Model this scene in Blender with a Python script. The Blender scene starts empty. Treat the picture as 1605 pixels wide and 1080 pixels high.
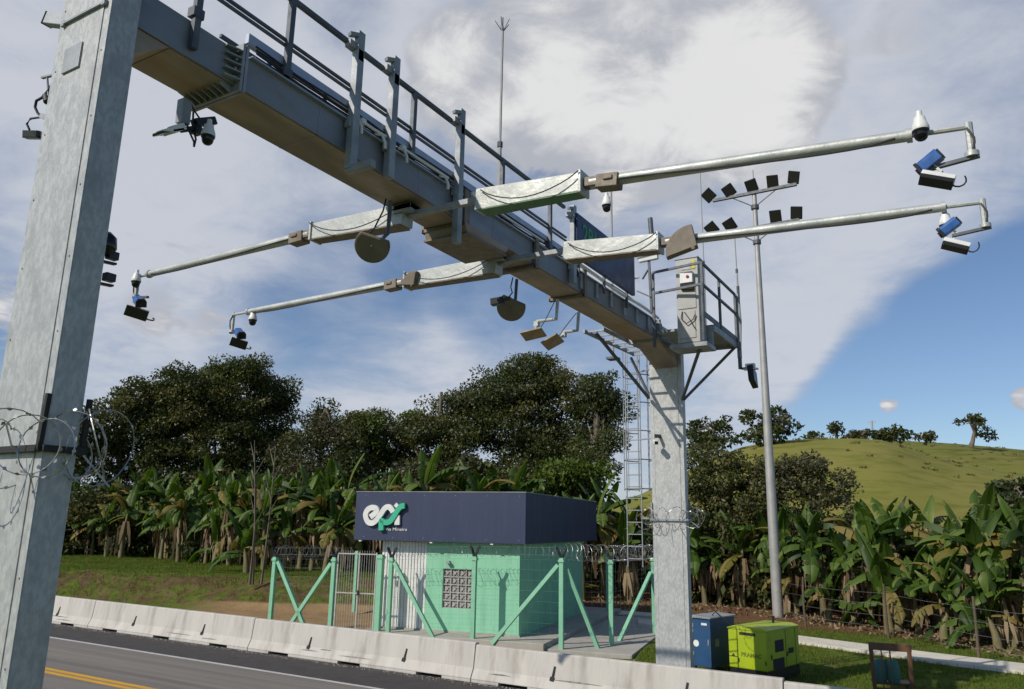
import bpy, bmesh, math, random
import numpy as np
from mathutils import Vector, Matrix, Euler
rad = math.radians
C = bpy.context.scene.collection
SC = bpy.context.scene
random.seed(7)

# ------------------------------------------------------------------ camera
# world: X runs along the road (towards the right), Y crosses the road, Z up; camera stands at (0,0,4)
FOC, PITCH, ROLL, YAW, HC = 1213.0, rad(13.06), rad(-1.05), rad(30.77), 4.0
CX, CY = 802.5, 540.0
def _w(x, y, z):
    return Vector((x*math.cos(YAW)-y*math.sin(YAW), x*math.sin(YAW)+y*math.cos(YAW), z))
_f0 = (0, math.cos(PITCH), math.sin(PITCH)); _d0 = Vector((0, math.sin(PITCH), -math.cos(PITCH))); _r0 = Vector((1, 0, 0))
CR = _w(*(math.cos(ROLL)*_r0+math.sin(ROLL)*_d0)); CD = _w(*(-math.sin(ROLL)*_r0+math.cos(ROLL)*_d0)); CF = _w(*_f0)
CAM = Vector((0, 0, HC))
cam_data = bpy.data.cameras.new('camera'); cam = bpy.data.objects.new('camera', cam_data); C.objects.link(cam)
cam.matrix_world = Matrix(((CR.x, -CD.x, -CF.x, 0), (CR.y, -CD.y, -CF.y, 0), (CR.z, -CD.z, -CF.z, HC), (0, 0, 0, 1)))
cam_data.sensor_width = 36; cam_data.lens = FOC/1605*36; cam_data.clip_start = .05; cam_data.clip_end = 6000
SC.camera = cam
def ray(px, py):
    return CR*((px-CX)/FOC)+CD*((py-CY)/FOC)+CF
def OZ(px, py, z): d = ray(px, py); return CAM+d*((z-HC)/d.z)
def OY(px, py, y): d = ray(px, py); return CAM+d*(y/d.y)
def OX(px, py, x): d = ray(px, py); return CAM+d*(x/d.x)
def OD(px, py, dist): d = ray(px, py); return CAM+d*(dist/math.hypot(d.x, d.y))

# ------------------------------------------------------------------ sun, sky
SUN = Vector((-.45, -1, .86)).normalized()          # towards the sun
ELEV = math.asin(SUN.z); AZ = math.atan2(SUN.x, SUN.y)
sd = bpy.data.lights.new('sun', 'SUN'); sd.energy = 4.3; sd.angle = rad(.5); sd.color = (1, .93, .83)
so = bpy.data.objects.new('sun', sd); C.objects.link(so)
so.rotation_euler = (-SUN).to_track_quat('-Z', 'Y').to_euler(); so.location = (0, -20, 40)
SC.view_settings.view_transform = 'Standard'; SC.view_settings.look = 'None'
SC.view_settings.exposure = -.25; SC.view_settings.gamma = 1
world = bpy.data.worlds.new('World'); SC.world = world; world.use_nodes = True
W = world.node_tree; W.nodes.clear()
def wn(t, **k):
    n = W.nodes.new(t)
    for a, b in k.items(): setattr(n, a, b)
    return n
def wl(a, b): W.links.new(a, b)
def wmath(op, a, b=None, clamp=False):
    n = wn('ShaderNodeMath', operation=op, use_clamp=clamp)
    for i, q in enumerate((a, b)):
        if q is None: continue
        if isinstance(q, (int, float)): n.inputs[i].default_value = q
        else: wl(q, n.inputs[i])
    return n.outputs[0]
def wsmooth(v, lo, hi, t0=0., t1=1.):
    n = wn('ShaderNodeMapRange', interpolation_type='SMOOTHSTEP')
    wl(v, n.inputs['Value']); n.inputs['From Min'].default_value = lo; n.inputs['From Max'].default_value = hi
    n.inputs['To Min'].default_value = t0; n.inputs['To Max'].default_value = t1
    return n.outputs[0]
geo = wn('ShaderNodeTexCoord'); DIR = geo.outputs['Generated']
sky = wn('ShaderNodeTexSky', sky_type='NISHITA', sun_disc=False, sun_elevation=ELEV, sun_rotation=AZ % (2*math.pi),
         altitude=400, air_density=1.0, dust_density=.6, ozone_density=1.6)
skyg = wn('ShaderNodeMix', data_type='RGBA', blend_type='MULTIPLY'); skyg.inputs[0].default_value = 1
wl(sky.outputs[0], skyg.inputs[6]); skyg.inputs[7].default_value = (.98, 1.06, 1.18, 1)
sep = wn('ShaderNodeSeparateXYZ'); wl(DIR, sep.inputs[0])
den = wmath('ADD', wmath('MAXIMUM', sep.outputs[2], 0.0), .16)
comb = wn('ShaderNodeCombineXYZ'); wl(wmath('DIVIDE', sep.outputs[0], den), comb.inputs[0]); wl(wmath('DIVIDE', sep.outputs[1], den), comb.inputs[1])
def wnoise(scale, detail, rough, dist=0., off=0.):
    n = wn('ShaderNodeTexNoise', noise_dimensions='3D'); ad = wn('ShaderNodeVectorMath', operation='ADD')
    wl(comb.outputs[0], ad.inputs[0]); ad.inputs[1].default_value = (off, off*.7, off*.3); wl(ad.outputs[0], n.inputs['Vector'])
    n.inputs['Scale'].default_value = scale; n.inputs['Detail'].default_value = detail; n.inputs['Roughness'].default_value = rough
    n.inputs['Distortion'].default_value = dist
    return n.outputs['Fac']
def blob(px, py, r0, r1, amt):                       # a soft patch of the sky round one direction (degrees)
    d = ray(px, py).normalized(); n = wn('ShaderNodeVectorMath', operation='DOT_PRODUCT'); wl(DIR, n.inputs[0]); n.inputs[1].default_value = d
    return wmath('MULTIPLY', wsmooth(n.outputs['Value'], math.cos(rad(r1)), math.cos(rad(r0))), amt)
def total(base, lst):
    acc = base
    for b in lst: acc = wmath('ADD', acc, b)
    return acc
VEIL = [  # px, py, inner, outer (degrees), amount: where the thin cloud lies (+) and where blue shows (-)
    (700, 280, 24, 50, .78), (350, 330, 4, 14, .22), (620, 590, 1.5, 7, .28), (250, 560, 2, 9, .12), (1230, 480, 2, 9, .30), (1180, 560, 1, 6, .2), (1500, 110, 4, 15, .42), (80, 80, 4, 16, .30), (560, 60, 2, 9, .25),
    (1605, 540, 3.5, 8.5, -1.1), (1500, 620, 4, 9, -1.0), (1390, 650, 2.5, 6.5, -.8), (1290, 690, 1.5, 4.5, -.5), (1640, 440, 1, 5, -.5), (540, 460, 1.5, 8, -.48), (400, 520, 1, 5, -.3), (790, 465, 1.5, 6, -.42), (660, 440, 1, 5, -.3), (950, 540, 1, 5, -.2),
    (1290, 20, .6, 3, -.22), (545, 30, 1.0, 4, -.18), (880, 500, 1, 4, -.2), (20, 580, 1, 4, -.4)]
CUMULUS = [(1250, 150, 1, 5, .34), (720, 120, .8, 5, .28), (1010, 100, 2, 11.5, .62), (800, 120, 1, 7.5, .46), (1190, 105, 1.5, 7, .52), (900, 240, 2, 9, .36), (1130, 220, 1, 7, .30), (690, 60, .5, 3.6, .30), (1420, 40, .5, 3.6, .45), (700, 180, .6, 5, .22), (1260, 330, .5, 4, .2),
    (235, 490, .4, 2.8, .42), (320, 510, .3, 2, .34), (20, 480, .5, 4, .45), (1396, 634, .1, .85, .50), (1385, 637, .05, .6, .25), (1606, 625, .2, 1.1, .55), (300, 330, 2, 9, .18)]
n1 = wnoise(2.2, 10, .58, .35, 5.6); n2 = wnoise(5.2, 10, .64, .7, 9.7); n3 = wnoise(3.6, 10, .6, .6, 21.3)
def addn(v, n, k): return wmath('ADD', v, wmath('MULTIPLY', wmath('SUBTRACT', n, .5), k))
vcov = addn(addn(total(-.26, [blob(*b) for b in VEIL]), n1, 1.0), n2, .60)  # cloud confined to the view; unseen clear sky added to weaken fill light
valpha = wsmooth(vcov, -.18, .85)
ccov0 = total(0., [blob(*b) for b in CUMULUS]); ccov = addn(addn(ccov0, n1, .70), n2, .95)
calpha = wsmooth(ccov, .26, .50)
vc = wn('ShaderNodeMix', data_type='RGBA'); wl(wsmooth(addn(vcov, n3, .8), .2, .95), vc.inputs[0])
vc.inputs[6].default_value = (4.9, 5.6, 7.0, 1); vc.inputs[7].default_value = (7.2, 7.5, 8.2, 1)
cc = wn('ShaderNodeMix', data_type='RGBA'); wl(wsmooth(addn(addn(ccov, n3, 1.9), n2, .9), .35, 1.15), cc.inputs[0])
cc.inputs[6].default_value = (5.3, 5.5, 6.1, 1); cc.inputs[7].default_value = (9.3, 9.3, 9.2, 1)
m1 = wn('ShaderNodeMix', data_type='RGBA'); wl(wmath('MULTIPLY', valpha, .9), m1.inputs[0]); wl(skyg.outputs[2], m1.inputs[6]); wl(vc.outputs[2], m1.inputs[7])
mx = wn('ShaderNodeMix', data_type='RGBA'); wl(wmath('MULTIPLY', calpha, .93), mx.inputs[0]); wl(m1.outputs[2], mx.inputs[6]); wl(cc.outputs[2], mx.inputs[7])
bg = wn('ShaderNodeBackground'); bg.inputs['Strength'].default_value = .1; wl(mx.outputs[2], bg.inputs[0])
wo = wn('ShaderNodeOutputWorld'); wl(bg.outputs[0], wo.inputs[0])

# ------------------------------------------------------------------ object helpers
ORG = {}
def tag(o, label=None, cat=None, group=None, kind=None):
    if label: o['label'] = label
    if cat: o['category'] = cat
    if group: o['group'] = group
    if kind: o['kind'] = kind
    return o
def thing(name, label, cat, loc=(0, 0, 0), group=None, rz=0.0):
    o = bpy.data.objects.new(name, None); C.objects.link(o); o.location = loc; o.rotation_euler = (0, 0, rz)
    o.empty_display_size = .2
    ORG[o.name] = Matrix.Translation(loc) @ Matrix.Rotation(rz, 4, 'Z')
    return tag(o, label, cat, group)
def copy_tree(o, parent=None):
    c = o.copy(); C.objects.link(c)
    if parent is not None: c.parent = parent
    for ch in list(o.children): copy_tree(ch, c)
    return c
def orient(z, x=None):
    z = Vector(z).normalized(); x = Vector(x) if x is not None else (Vector((0, 0, 1)) if abs(z.z) < .9 else Vector((1, 0, 0)))
    y = z.cross(x).normalized(); x = y.cross(z).normalized()
    return Matrix((x, y, z)).transposed()
def frame(o, ex, ey, ez):
    M = Matrix((ex, ey, ez)).transposed().to_4x4(); M.translation = Vector(o); return M
class MB:
    def __init__(s): s.v = []; s.f = []; s.m = []; s.mi = 0
    def add(s, vs, fs, M=None):
        b = len(s.v)
        s.v += [tuple(M @ Vector(v)) if M is not None else tuple(v) for v in vs]
        for f in fs: s.f.append(tuple(b+i for i in f)); s.m.append(s.mi)
        return s
    def box(s, c, d, M=None, rz=0.0, taper=1.0):
        x, y, z = d[0]/2, d[1]/2, d[2]/2; c = Vector(c); Rz = Matrix.Rotation(rz, 3, 'Z')
        vs = [c+Rz @ Vector((a*x*(taper if k > 0 else 1), b*y*(taper if k > 0 else 1), k*z)) for k in (-1, 1) for a, b in ((-1, -1), (1, -1), (1, 1), (-1, 1))]
        return s.add(vs, [(3, 2, 1, 0), (4, 5, 6, 7), (0, 1, 5, 4), (1, 2, 6, 5), (2, 3, 7, 6), (3, 0, 4, 7)], M)
    def span(s, a, b, M=None):                        # box from corner to corner
        a, b = Vector(a), Vector(b); return s.box((a+b)/2, [abs(b[i]-a[i]) for i in range(3)], M)
    def bar(s, p0, p1, w, h, x=None, w1=None, h1=None):
        p0, p1 = Vector(p0), Vector(p1); O = orient(p1-p0, x); w1 = w if w1 is None else w1; h1 = h if h1 is None else h1
        vs = [p0+O @ Vector((a*h/2, b*w/2, 0)) for a, b in ((-1, -1), (1, -1), (1, 1), (-1, 1))]+[p1+O @ Vector((a*h1/2, b*w1/2, 0)) for a, b in ((-1, -1), (1, -1), (1, 1), (-1, 1))]
        return s.add(vs, [(3, 2, 1, 0), (4, 5, 6, 7), (0, 1, 5, 4), (1, 2, 6, 5), (2, 3, 7, 6), (3, 0, 4, 7)])
    def tube(s, pts, r, n=8, cap=True):
        pts = [Vector(p) for p in pts]; k = len(pts); rs = r if isinstance(r, (list, tuple)) else [r]*k
        vs = []; ux = None
        for i, p in enumerate(pts):
            t = (pts[min(i+1, k-1)]-pts[max(i-1, 0)]).normalized()
            if ux is None: O = orient(t); ux = O.col[0].copy()
            ux = (ux-t*ux.dot(t)); ux = ux.normalized() if ux.length > 1e-6 else orient(t).col[0].copy()
            uy = t.cross(ux)
            for j in range(n):
                a = 2*math.pi*j/n; vs.append(p+(ux*math.cos(a)+uy*math.sin(a))*rs[i])
        fs = [(i*n+j, i*n+(j+1) % n, (i+1)*n+(j+1) % n, (i+1)*n+j) for i in range(k-1) for j in range(n)]
        if cap: fs += [tuple(range(n-1, -1, -1)), tuple((k-1)*n+j for j in range(n))]
        return s.add(vs, fs)
    def lathe(s, prof, M=None, n=16):
        vs = [(r*math.cos(2*math.pi*j/n), r*math.sin(2*math.pi*j/n), z) for r, z in prof for j in range(n)]
        k = len(prof); fs = [(i*n+j, i*n+(j+1) % n, (i+1)*n+(j+1) % n, (i+1)*n+j) for i in range(k-1) for j in range(n)]
        fs += [tuple(range(n-1, -1, -1)), tuple((k-1)*n+j for j in range(n))]
        return s.add(vs, fs, M)
    def prism(s, poly, d0, d1, M=None):               # polygon in local xy, extruded in z
        n = len(poly); vs = [(x, y, d0) for x, y in poly]+[(x, y, d1) for x, y in poly]
        fs = [tuple(range(n-1, -1, -1)), tuple(range(n, 2*n))]+[(i, (i+1) % n, n+(i+1) % n, n+i) for i in range(n)]
        return s.add(vs, fs, M)
    def ribbon(s, pts, w, d0, d1, M=None):            # a stroke of width w in local xy with depth
        pts = [Vector(p) for p in pts]; n = len(pts); L = []; Rr = []
        for i, p in enumerate(pts):
            t = (pts[min(i+1, n-1)]-pts[max(i-1, 0)]).normalized(); q = Vector((-t.y, t.x)); L.append(p+q*w/2); Rr.append(p-q*w/2)
        vs = []
        for a, b in zip(L, Rr): vs += [(a.x, a.y, d0), (b.x, b.y, d0), (b.x, b.y, d1), (a.x, a.y, d1)]
        fs = [(0, 1, 2, 3), tuple(4*(n-1)+j for j in (3, 2, 1, 0))]
        for i in range(n-1):
            a, b = 4*i, 4*(i+1)
            fs += [(a, b, b+1, a+1), (a+1, b+1, b+2, a+2), (a+2, b+2, b+3, a+3), (a+3, b+3, b, a)]
        return s.add(vs, fs, M)
    def build(s, name, mats, parent=None, local=False, smooth=None, bevel=0.0, recalc=True):
        me = bpy.data.meshes.new(name); vs = s.v
        if parent is not None and not local:
            I = ORG[parent.name].inverted(); vs = [tuple(I @ Vector(v)) for v in vs]
        me.from_pydata(vs, [], s.f)
        mats = mats if isinstance(mats, (list, tuple)) else [mats]
        for m in mats: me.materials.append(m)
        if len(mats) > 1: me.polygons.foreach_set('material_index', s.m)
        if recalc:
            bm = bmesh.new(); bm.from_mesh(me); bmesh.ops.recalc_face_normals(bm, faces=bm.faces); bm.to_mesh(me); bm.free()
        if smooth is not None:
            me.shade_smooth(); me.set_sharp_from_angle(angle=rad(smooth))
        me.update()
        o = bpy.data.objects.new(name, me); C.objects.link(o)
        if parent is not None:
            o.parent = parent; ORG[o.name] = ORG[parent.name] if parent.name in ORG else Matrix.Identity(4)
        if bevel:
            b = o.modifiers.new('bevel', 'BEVEL'); b.width = bevel; b.segments = 2; b.limit_method = 'ANGLE'; b.angle_limit = rad(40)
        return o

# ------------------------------------------------------------------ materials
def M_(name, col, rough=.6, metal=0., col2=None, nscale=4., nfac=1., bump=0., bscale=None, detail=6, coords='Object', stretch=None, spec=.5, thr=(.35, .65), col3=None, s3=1., thr3=(.5, .7), trans=0.):
    m = bpy.data.materials.new(name); m.use_nodes = True; N = m.node_tree; P = N.nodes['Principled BSDF']
    P.inputs['Roughness'].default_value = rough; P.inputs['Metallic'].default_value = metal; P.inputs['Base Color'].default_value = (*col, 1)
    P.inputs['Specular IOR Level'].default_value = spec
    tc = N.nodes.new('ShaderNodeTexCoord'); out = tc.outputs[coords]
    if stretch:
        mp = N.nodes.new('ShaderNodeMapping'); mp.inputs['Scale'].default_value = stretch; N.links.new(out, mp.inputs[0]); out = mp.outputs[0]
    def noise(sc, det=detail, ro=.6):
        n = N.nodes.new('ShaderNodeTexNoise'); n.inputs['Scale'].default_value = sc; n.inputs['Detail'].default_value = det; n.inputs['Roughness'].default_value = ro
        N.links.new(out, n.inputs['Vector']); return n.outputs['Fac']
    def rng(v, a, b, c=0., d=1.):
        n = N.nodes.new('ShaderNodeMapRange'); n.inputs[1].default_value = a; n.inputs[2].default_value = b; n.inputs[3].default_value = c; n.inputs[4].default_value = d
        N.links.new(v, n.inputs[0]); return n.outputs[0]
    def mix(f, a, b):
        n = N.nodes.new('ShaderNodeMix'); n.data_type = 'RGBA'; N.links.new(f, n.inputs[0])
        for i, q in ((6, a), (7, b)):
            if isinstance(q, tuple): n.inputs[i].default_value = (*q, 1)
            else: N.links.new(q, n.inputs[i])
        return n.outputs[2]
    if col2 is not None:
        c = mix(rng(noise(nscale), thr[0], thr[1], 0, nfac), col, col2)
        if col3 is not None: c = mix(rng(noise(s3), thr3[0], thr3[1]), c, col3)
        N.links.new(c, P.inputs['Base Color'])
        N.links.new(rng(noise(nscale*1.7), .3, .7, max(rough-.08, 0), min(rough+.1, 1)), P.inputs['Roughness'])
    if bump:
        b = N.nodes.new('ShaderNodeBump'); b.inputs['Strength'].default_value = bump; b.inputs['Distance'].default_value = .02
        N.links.new(noise(bscale or nscale*6, 4), b.inputs['Height']); N.links.new(b.outputs[0], P.inputs['Normal'])
    return m
def leafmat(name, cols, rough=.5, trans=.25, spec=.35):
    m = bpy.data.materials.new(name); m.use_nodes = True; N = m.node_tree; P = N.nodes['Principled BSDF']
    g = N.nodes.new('ShaderNodeNewGeometry'); r = N.nodes.new('ShaderNodeValToRGB'); N.links.new(g.outputs['Random Per Island'], r.inputs[0])
    e = r.color_ramp.elements
    while len(e) < len(cols): e.new(.5)
    for i, c in enumerate(cols): e[i].position = i/(len(cols)-1); e[i].color = (*c, 1)
    P.inputs['Roughness'].default_value = rough; P.inputs['Specular IOR Level'].default_value = spec
    N.links.new(r.outputs[0], P.inputs['Base Color'])
    t = N.nodes.new('ShaderNodeBsdfTranslucent'); hs = N.nodes.new('ShaderNodeHueSaturation'); hs.inputs['Value'].default_value = 1.5; hs.inputs['Saturation'].default_value = 1.1; N.links.new(r.outputs[0], hs.inputs['Color']); N.links.new(hs.outputs[0], t.inputs[0])
    mx = N.nodes.new('ShaderNodeMixShader'); mx.inputs[0].default_value = trans; N.links.new(P.outputs[0], mx.inputs[1]); N.links.new(t.outputs[0], mx.inputs[2])
    N.links.new(mx.outputs[0], N.nodes['Material Output'].inputs['Surface'])
    return m
GALV = M_('galvanised_steel', (.38, .39, .385), .5, .22, (.49, .50, .485), 24, 1, .15, 60, col3=(.33, .335, .33), s3=5.5, thr3=(.50, .72), stretch=(1, 1, .5), thr=(.40, .60))
GALVD = M_('dull_galvanised', (.24, .255, .27), .55, .35, (.36, .38, .39), 3, 1, .1, 30)
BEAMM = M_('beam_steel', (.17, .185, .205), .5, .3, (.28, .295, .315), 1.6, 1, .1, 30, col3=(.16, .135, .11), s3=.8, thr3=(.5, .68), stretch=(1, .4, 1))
SOFFM = M_('underside_ground_bounce', (.42, .34, .25), .6, .2, (.24, .20, .165), 2.2, 1, .15, 20, stretch=(1, .3, 1), col3=(.36, .24, .13), s3=1.0, thr3=(.55, .7))  # brown of light bounced off the ground, put into the steel's colour
RAILM = M_('rail_steel', (.085, .092, .105), .55, .35, (.14, .15, .16), 5)
SEAM = M_('dark_gap', (.03, .03, .03), .9)
TRAYM = M_('tray_steel', (.42, .46, .52), .4, .5, (.32, .36, .42), 3, .8)
WHITE = M_('white_paint', (.80, .80, .77), .4, 0, (.64, .64, .61), 2, .8)
SLEEVE = M_('boom_sleeve', (.52, .53, .50), .48, .25, (.38, .40, .385), 3, .9, .7, 4)
GREENF = M_('green_film', (.045, .19, .065), .45, 0, (.07, .15, .06), 3)
BROWNM = M_('weathered_steel', (.16, .12, .09), .6, .2, (.22, .19, .15), 8)
BLACKP = M_('black_plastic', (.012, .012, .014), .35)
GLASSD = M_('dome_glass', (.006, .006, .008), .12)
BLUEP = M_('blue_housing', (.02, .085, .30), .35, 0, (.035, .13, .38), 5)
LENSM = M_('lamp_face', (.025, .025, .02), .25)
CABLE = M_('cable_rubber', (.02, .02, .024), .6)
DISHM = M_('antenna_plastic', (.20, .165, .12), .6, 0, (.15, .125, .09), 6)
PANELM = M_('antenna_panel', (.36, .27, .15), .6, 0, (.28, .20, .11), 6)
NAVY = M_('navy_cladding', (.026, .037, .084), .55, 0, (.034, .046, .096), 1.2, .9, .08, 9, stretch=(1.4, 1.4, .3), col3=(.044, .054, .09), s3=2.5, thr3=(.6, .8))
SIGNN = M_('sign_navy', (.010, .026, .085), .4, 0, (.014, .03, .095), 3)
SIGNG = M_('sign_green', (.03, .30, .10), .5)
GWALL = M_('green_wall', (.25, .56, .365), .75, 0, (.28, .60, .40), 1.6, .9, .15, 60, col3=(.21, .47, .31), s3=1.3, thr3=(.52, .75), stretch=(1.6, 1.6, .5))
GPOST = M_('green_post', (.21, .49, .31), .6, 0, (.26, .55, .37), 4, .9, .08, 30, col3=(.10, .32, .20), s3=3, thr3=(.62, .75))
LGREEN = M_('logo_green', (.05, .44, .26), .4)
CONC = M_('barrier_concrete', (.55, .52, .465), .85, 0, (.47, .445, .40), 1.5, 1, .35, 45, col3=(.33, .30, .26), s3=1.6, thr3=(.52, .76), stretch=(2.2, 1, .45))
SLABM = M_('pavement_concrete', (.42, .39, .34), .9, 0, (.34, .32, .28), 2, 1, .2, 40)
PATHM = M_('path_concrete', (.66, .61, .50), .9, 0, (.56, .52, .43), 1.5, 1, .2, 40)
BLOCK = M_('vent_block', (.44, .42, .395), .9, 0, (.34, .32, .30), 14)
LIME = M_('lime_paint', (.38, .47, .012), .42, 0, (.32, .41, .012), 2.5, .9, .05, 8, col3=(.22, .29, .03), s3=5, thr3=(.6, .8))
CABBLUE = M_('blue_paint', (.018, .065, .16), .38, 0, (.028, .08, .18), 3, 1, .05, 8, col3=(.04, .07, .12), s3=5, thr3=(.6, .8))
CABGREY = M_('cabinet_grey', (.46, .46, .43), .55, 0, (.38, .38, .36), 4)
RED = M_('red_button', (.35, .03, .02), .4)
YELS = M_('yellow_label', (.6, .5, .02), .5)
WOOD = M_('dark_wood', (.10, .048, .022), .55, 0, (.16, .075, .034), 6, .8, stretch=(1, 1, .2))
POSTW = M_('weathered_wood', (.13, .095, .06), .85, 0, (.08, .06, .04), 5, 1, .4, 20, stretch=(1, 1, .2))
TEAL = M_('teal_cloth', (.05, .18, .15), .7)
WIRE = M_('fence_wire', (.30, .30, .28), .5, .4)
WIREG = M_('green_wire', (.10, .36, .21), .5)
RAZOR = M_('razor_steel', (.42, .42, .41), .35, .7, (.3, .3, .3), 8)
POLEM = M_('mast_steel', (.43, .42, .39), .5, .3, (.35, .345, .33), 2)
BARK = M_('bark', (.11, .085, .06), .9, 0, (.19, .16, .12), 3, 1, .5, 12, stretch=(1, 1, .25))
STEM = M_('banana_stem', (.20, .17, .075), .7, 0, (.10, .075, .04), 4, 1, .2, 10, stretch=(1, 1, .3), col3=(.15, .19, .045), s3=1.3, thr3=(.5, .62))
DRYL = leafmat('dry_leaf', [(.10, .06, .03), (.22, .15, .08), (.34, .26, .16)], .8, .15)
BANL = leafmat('banana_leaf', [(.022, .046, .006), (.042, .084, .010), (.078, .135, .018), (.15, .20, .04)], .5, .30, .3)
LEAF = {k: leafmat('leaf_'+k, c) for k, c in dict(
    dark=[(0.0270, 0.0405, 0.0108), (0.0486, 0.0648, 0.0162), (0.0810, 0.0972, 0.0257)], mid=[(0.0405, 0.0540, 0.0108), (0.0702, 0.0864, 0.0175), (0.1148, 0.1296, 0.0311)],
    olive=[(0.0648, 0.0675, 0.0189), (0.1053, 0.1053, 0.0297), (0.1512, 0.1431, 0.0459)], bright=[(.05, .085, .010), (.085, .13, .016), (.13, .17, .03)],
    brown=[(.05, .042, .020), (.075, .07, .032), (.085, .10, .04)], blue=[(0.0405, 0.0567, 0.0243), (0.0675, 0.0837, 0.0351), (0.1013, 0.1161, 0.0486)]).items()}
# ------------------------------------------------------------------ ground, road, hill
def sstep(a, b, x):
    t = min(max((x-a)/(b-a), 0), 1); return t*t*(3-2*t)
def fbm(x, y, s):
    return (math.sin(x*s+1.3*math.sin(y*s*.7))+math.sin(y*s*1.3+1.7*math.sin(x*s*.9))+.5*math.sin((x+y)*s*2.3))/2.5
def HT(x, y):
    if y < 19: return -.03
    z = .03*sstep(19, 21, y)-.03+.04*fbm(x, y, .8)*sstep(20, 23, y)
    yb = min(max(25.2+.42*(x+30), 20.5), 30.5)+.5*fbm(x, y, .5); wd = 3.2
    f = 1-sstep(-26, -19, x)
    z += f*(1.30*sstep(yb, yb+wd, y)+.10*fbm(x*1.3, y*1.1, 1.1)*sstep(yb, yb+.8, y)*(1-sstep(yb+wd, yb+wd+1.5, y)))
    z += (1-f)*.1*sstep(22, 26, y)
    return z
def axis(fine0, fine1, step, far0, far1):
    a = [fine0+i*step for i in range(int((fine1-fine0)/step)+1)]; d = step
    while a[0] > far0: d *= 1.35; a.insert(0, a[0]-d)
    d = step
    while a[-1] < far1: d *= 1.35; a.append(a[-1]+d)
    return a
gx = axis(-62, 16, .5, -2500, 2500); gy = axis(18.5, 44, .45, -2500, 2500)
g = MB()
for y in gy:
    for x in gx: g.v.append((x, y, HT(x, y)))
nx = len(gx)
for j in range(len(gy)-1):
    for i in range(nx-1): g.f.append((j*nx+i, j*nx+i+1, (j+1)*nx+i+1, (j+1)*nx+i)); g.m.append(0)
def ground_material():
    m = bpy.data.materials.new('grass_and_earth'); m.use_nodes = True; N = m.node_tree; P = N.nodes['Principled BSDF']; P.inputs['Roughness'].default_value = .95; P.inputs['Specular IOR Level'].default_value = .1
    def nd(t, **k):
        n = N.nodes.new(t)
        for a, b in k.items(): setattr(n, a, b)
        return n
    L = N.links.new; gp = nd('ShaderNodeNewGeometry'); pos = gp.outputs['Position']
    def noise(s, d=6, off=0):
        n = nd('ShaderNodeTexNoise'); n.inputs['Scale'].default_value = s; n.inputs['Detail'].default_value = d; n.inputs['Roughness'].default_value = .65
        a = nd('ShaderNodeVectorMath', operation='ADD'); L(pos, a.inputs[0]); a.inputs[1].default_value = (off, off, 0); L(a.outputs[0], n.inputs['Vector']); return n.outputs['Fac']
    def rng(v, a, b, c=0., d=1., sm=True):
        n = nd('ShaderNodeMapRange', interpolation_type='SMOOTHSTEP' if sm else 'LINEAR'); L(v, n.inputs[0])
        for i, q in enumerate((a, b, c, d)): n.inputs[i+1].default_value = q
        return n.outputs[0]
    def mix(f, a, b):
        n = nd('ShaderNodeMix', data_type='RGBA'); L(f, n.inputs[0])
        for i, q in ((6, a), (7, b)):
            if isinstance(q, tuple): n.inputs[i].default_value = (*q, 1)
            else: L(q, n.inputs[i])
        return n.outputs[2]
    def mul(a, b):
        n = nd('ShaderNodeMath', operation='MULTIPLY'); L(a, n.inputs[0]); L(b, n.inputs[1]); return n.outputs[0]
    grass = mix(rng(noise(3.0), .35, .65), (.065, .11, .012), (.12, .15, .022))
    grass = mix(rng(noise(.7, 5, 9), .52, .7), grass, (.15, .12, .05))
    earth = mix(rng(noise(2.2, 6, 4), .35, .65), (.085, .060, .026), (.135, .092, .045))
    sand = mix(rng(noise(1.2, 6, 14), .35, .65), (.34, .22, .11), (.27, .18, .09))
    sp = nd('ShaderNodeSeparateXYZ'); L(pos, sp.inputs[0])
    ns = nd('ShaderNodeSeparateXYZ'); L(gp.outputs['Normal'], ns.inputs[0])
    steep = rng(ns.outputs[2], .985, .93)
    e2 = mix(rng(noise(1.3, 6, 31), .42, .60), earth, grass)          # tufts on the cut bank
    e2 = mix(rng(noise(5, 5, 31), .5, .7), e2, (.06, .045, .02))
    c = mix(steep, grass, e2)
    sx = mul(mul(rng(sp.outputs[0], -33, -29), rng(sp.outputs[0], -10, -15)), mul(rng(sp.outputs[1], 19.2, 20.2), rng(sp.outputs[1], 30.5, 29.0)))
    nsn = nd('ShaderNodeMath', operation='MULTIPLY'); L(sx, nsn.inputs[0]); L(rng(sp.outputs[2], .35, .22), nsn.inputs[1])
    c = mix(nsn.outputs[0], c, sand)
    lit = mul(rng(sp.outputs[1], 33.3, 34.6), rng(sp.outputs[0], -24, -18)); c = mix(mul(lit, rng(noise(1.1, 6, 60), .35, .5)), c, mix(rng(noise(6, 5), .4, .6), (.20, .085, .05), (.12, .07, .04)))
    L(c, P.inputs['Base Color'])
    b = nd('ShaderNodeBump'); b.inputs['Strength'].default_value = .9; b.inputs['Distance'].default_value = .06; L(noise(14, 4), b.inputs['Height']); L(b.outputs[0], P.inputs['Normal'])
    return m
GROUND = ground_material()
tag(g.build('ground', GROUND, smooth=60, recalc=False), kind='structure')

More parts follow.
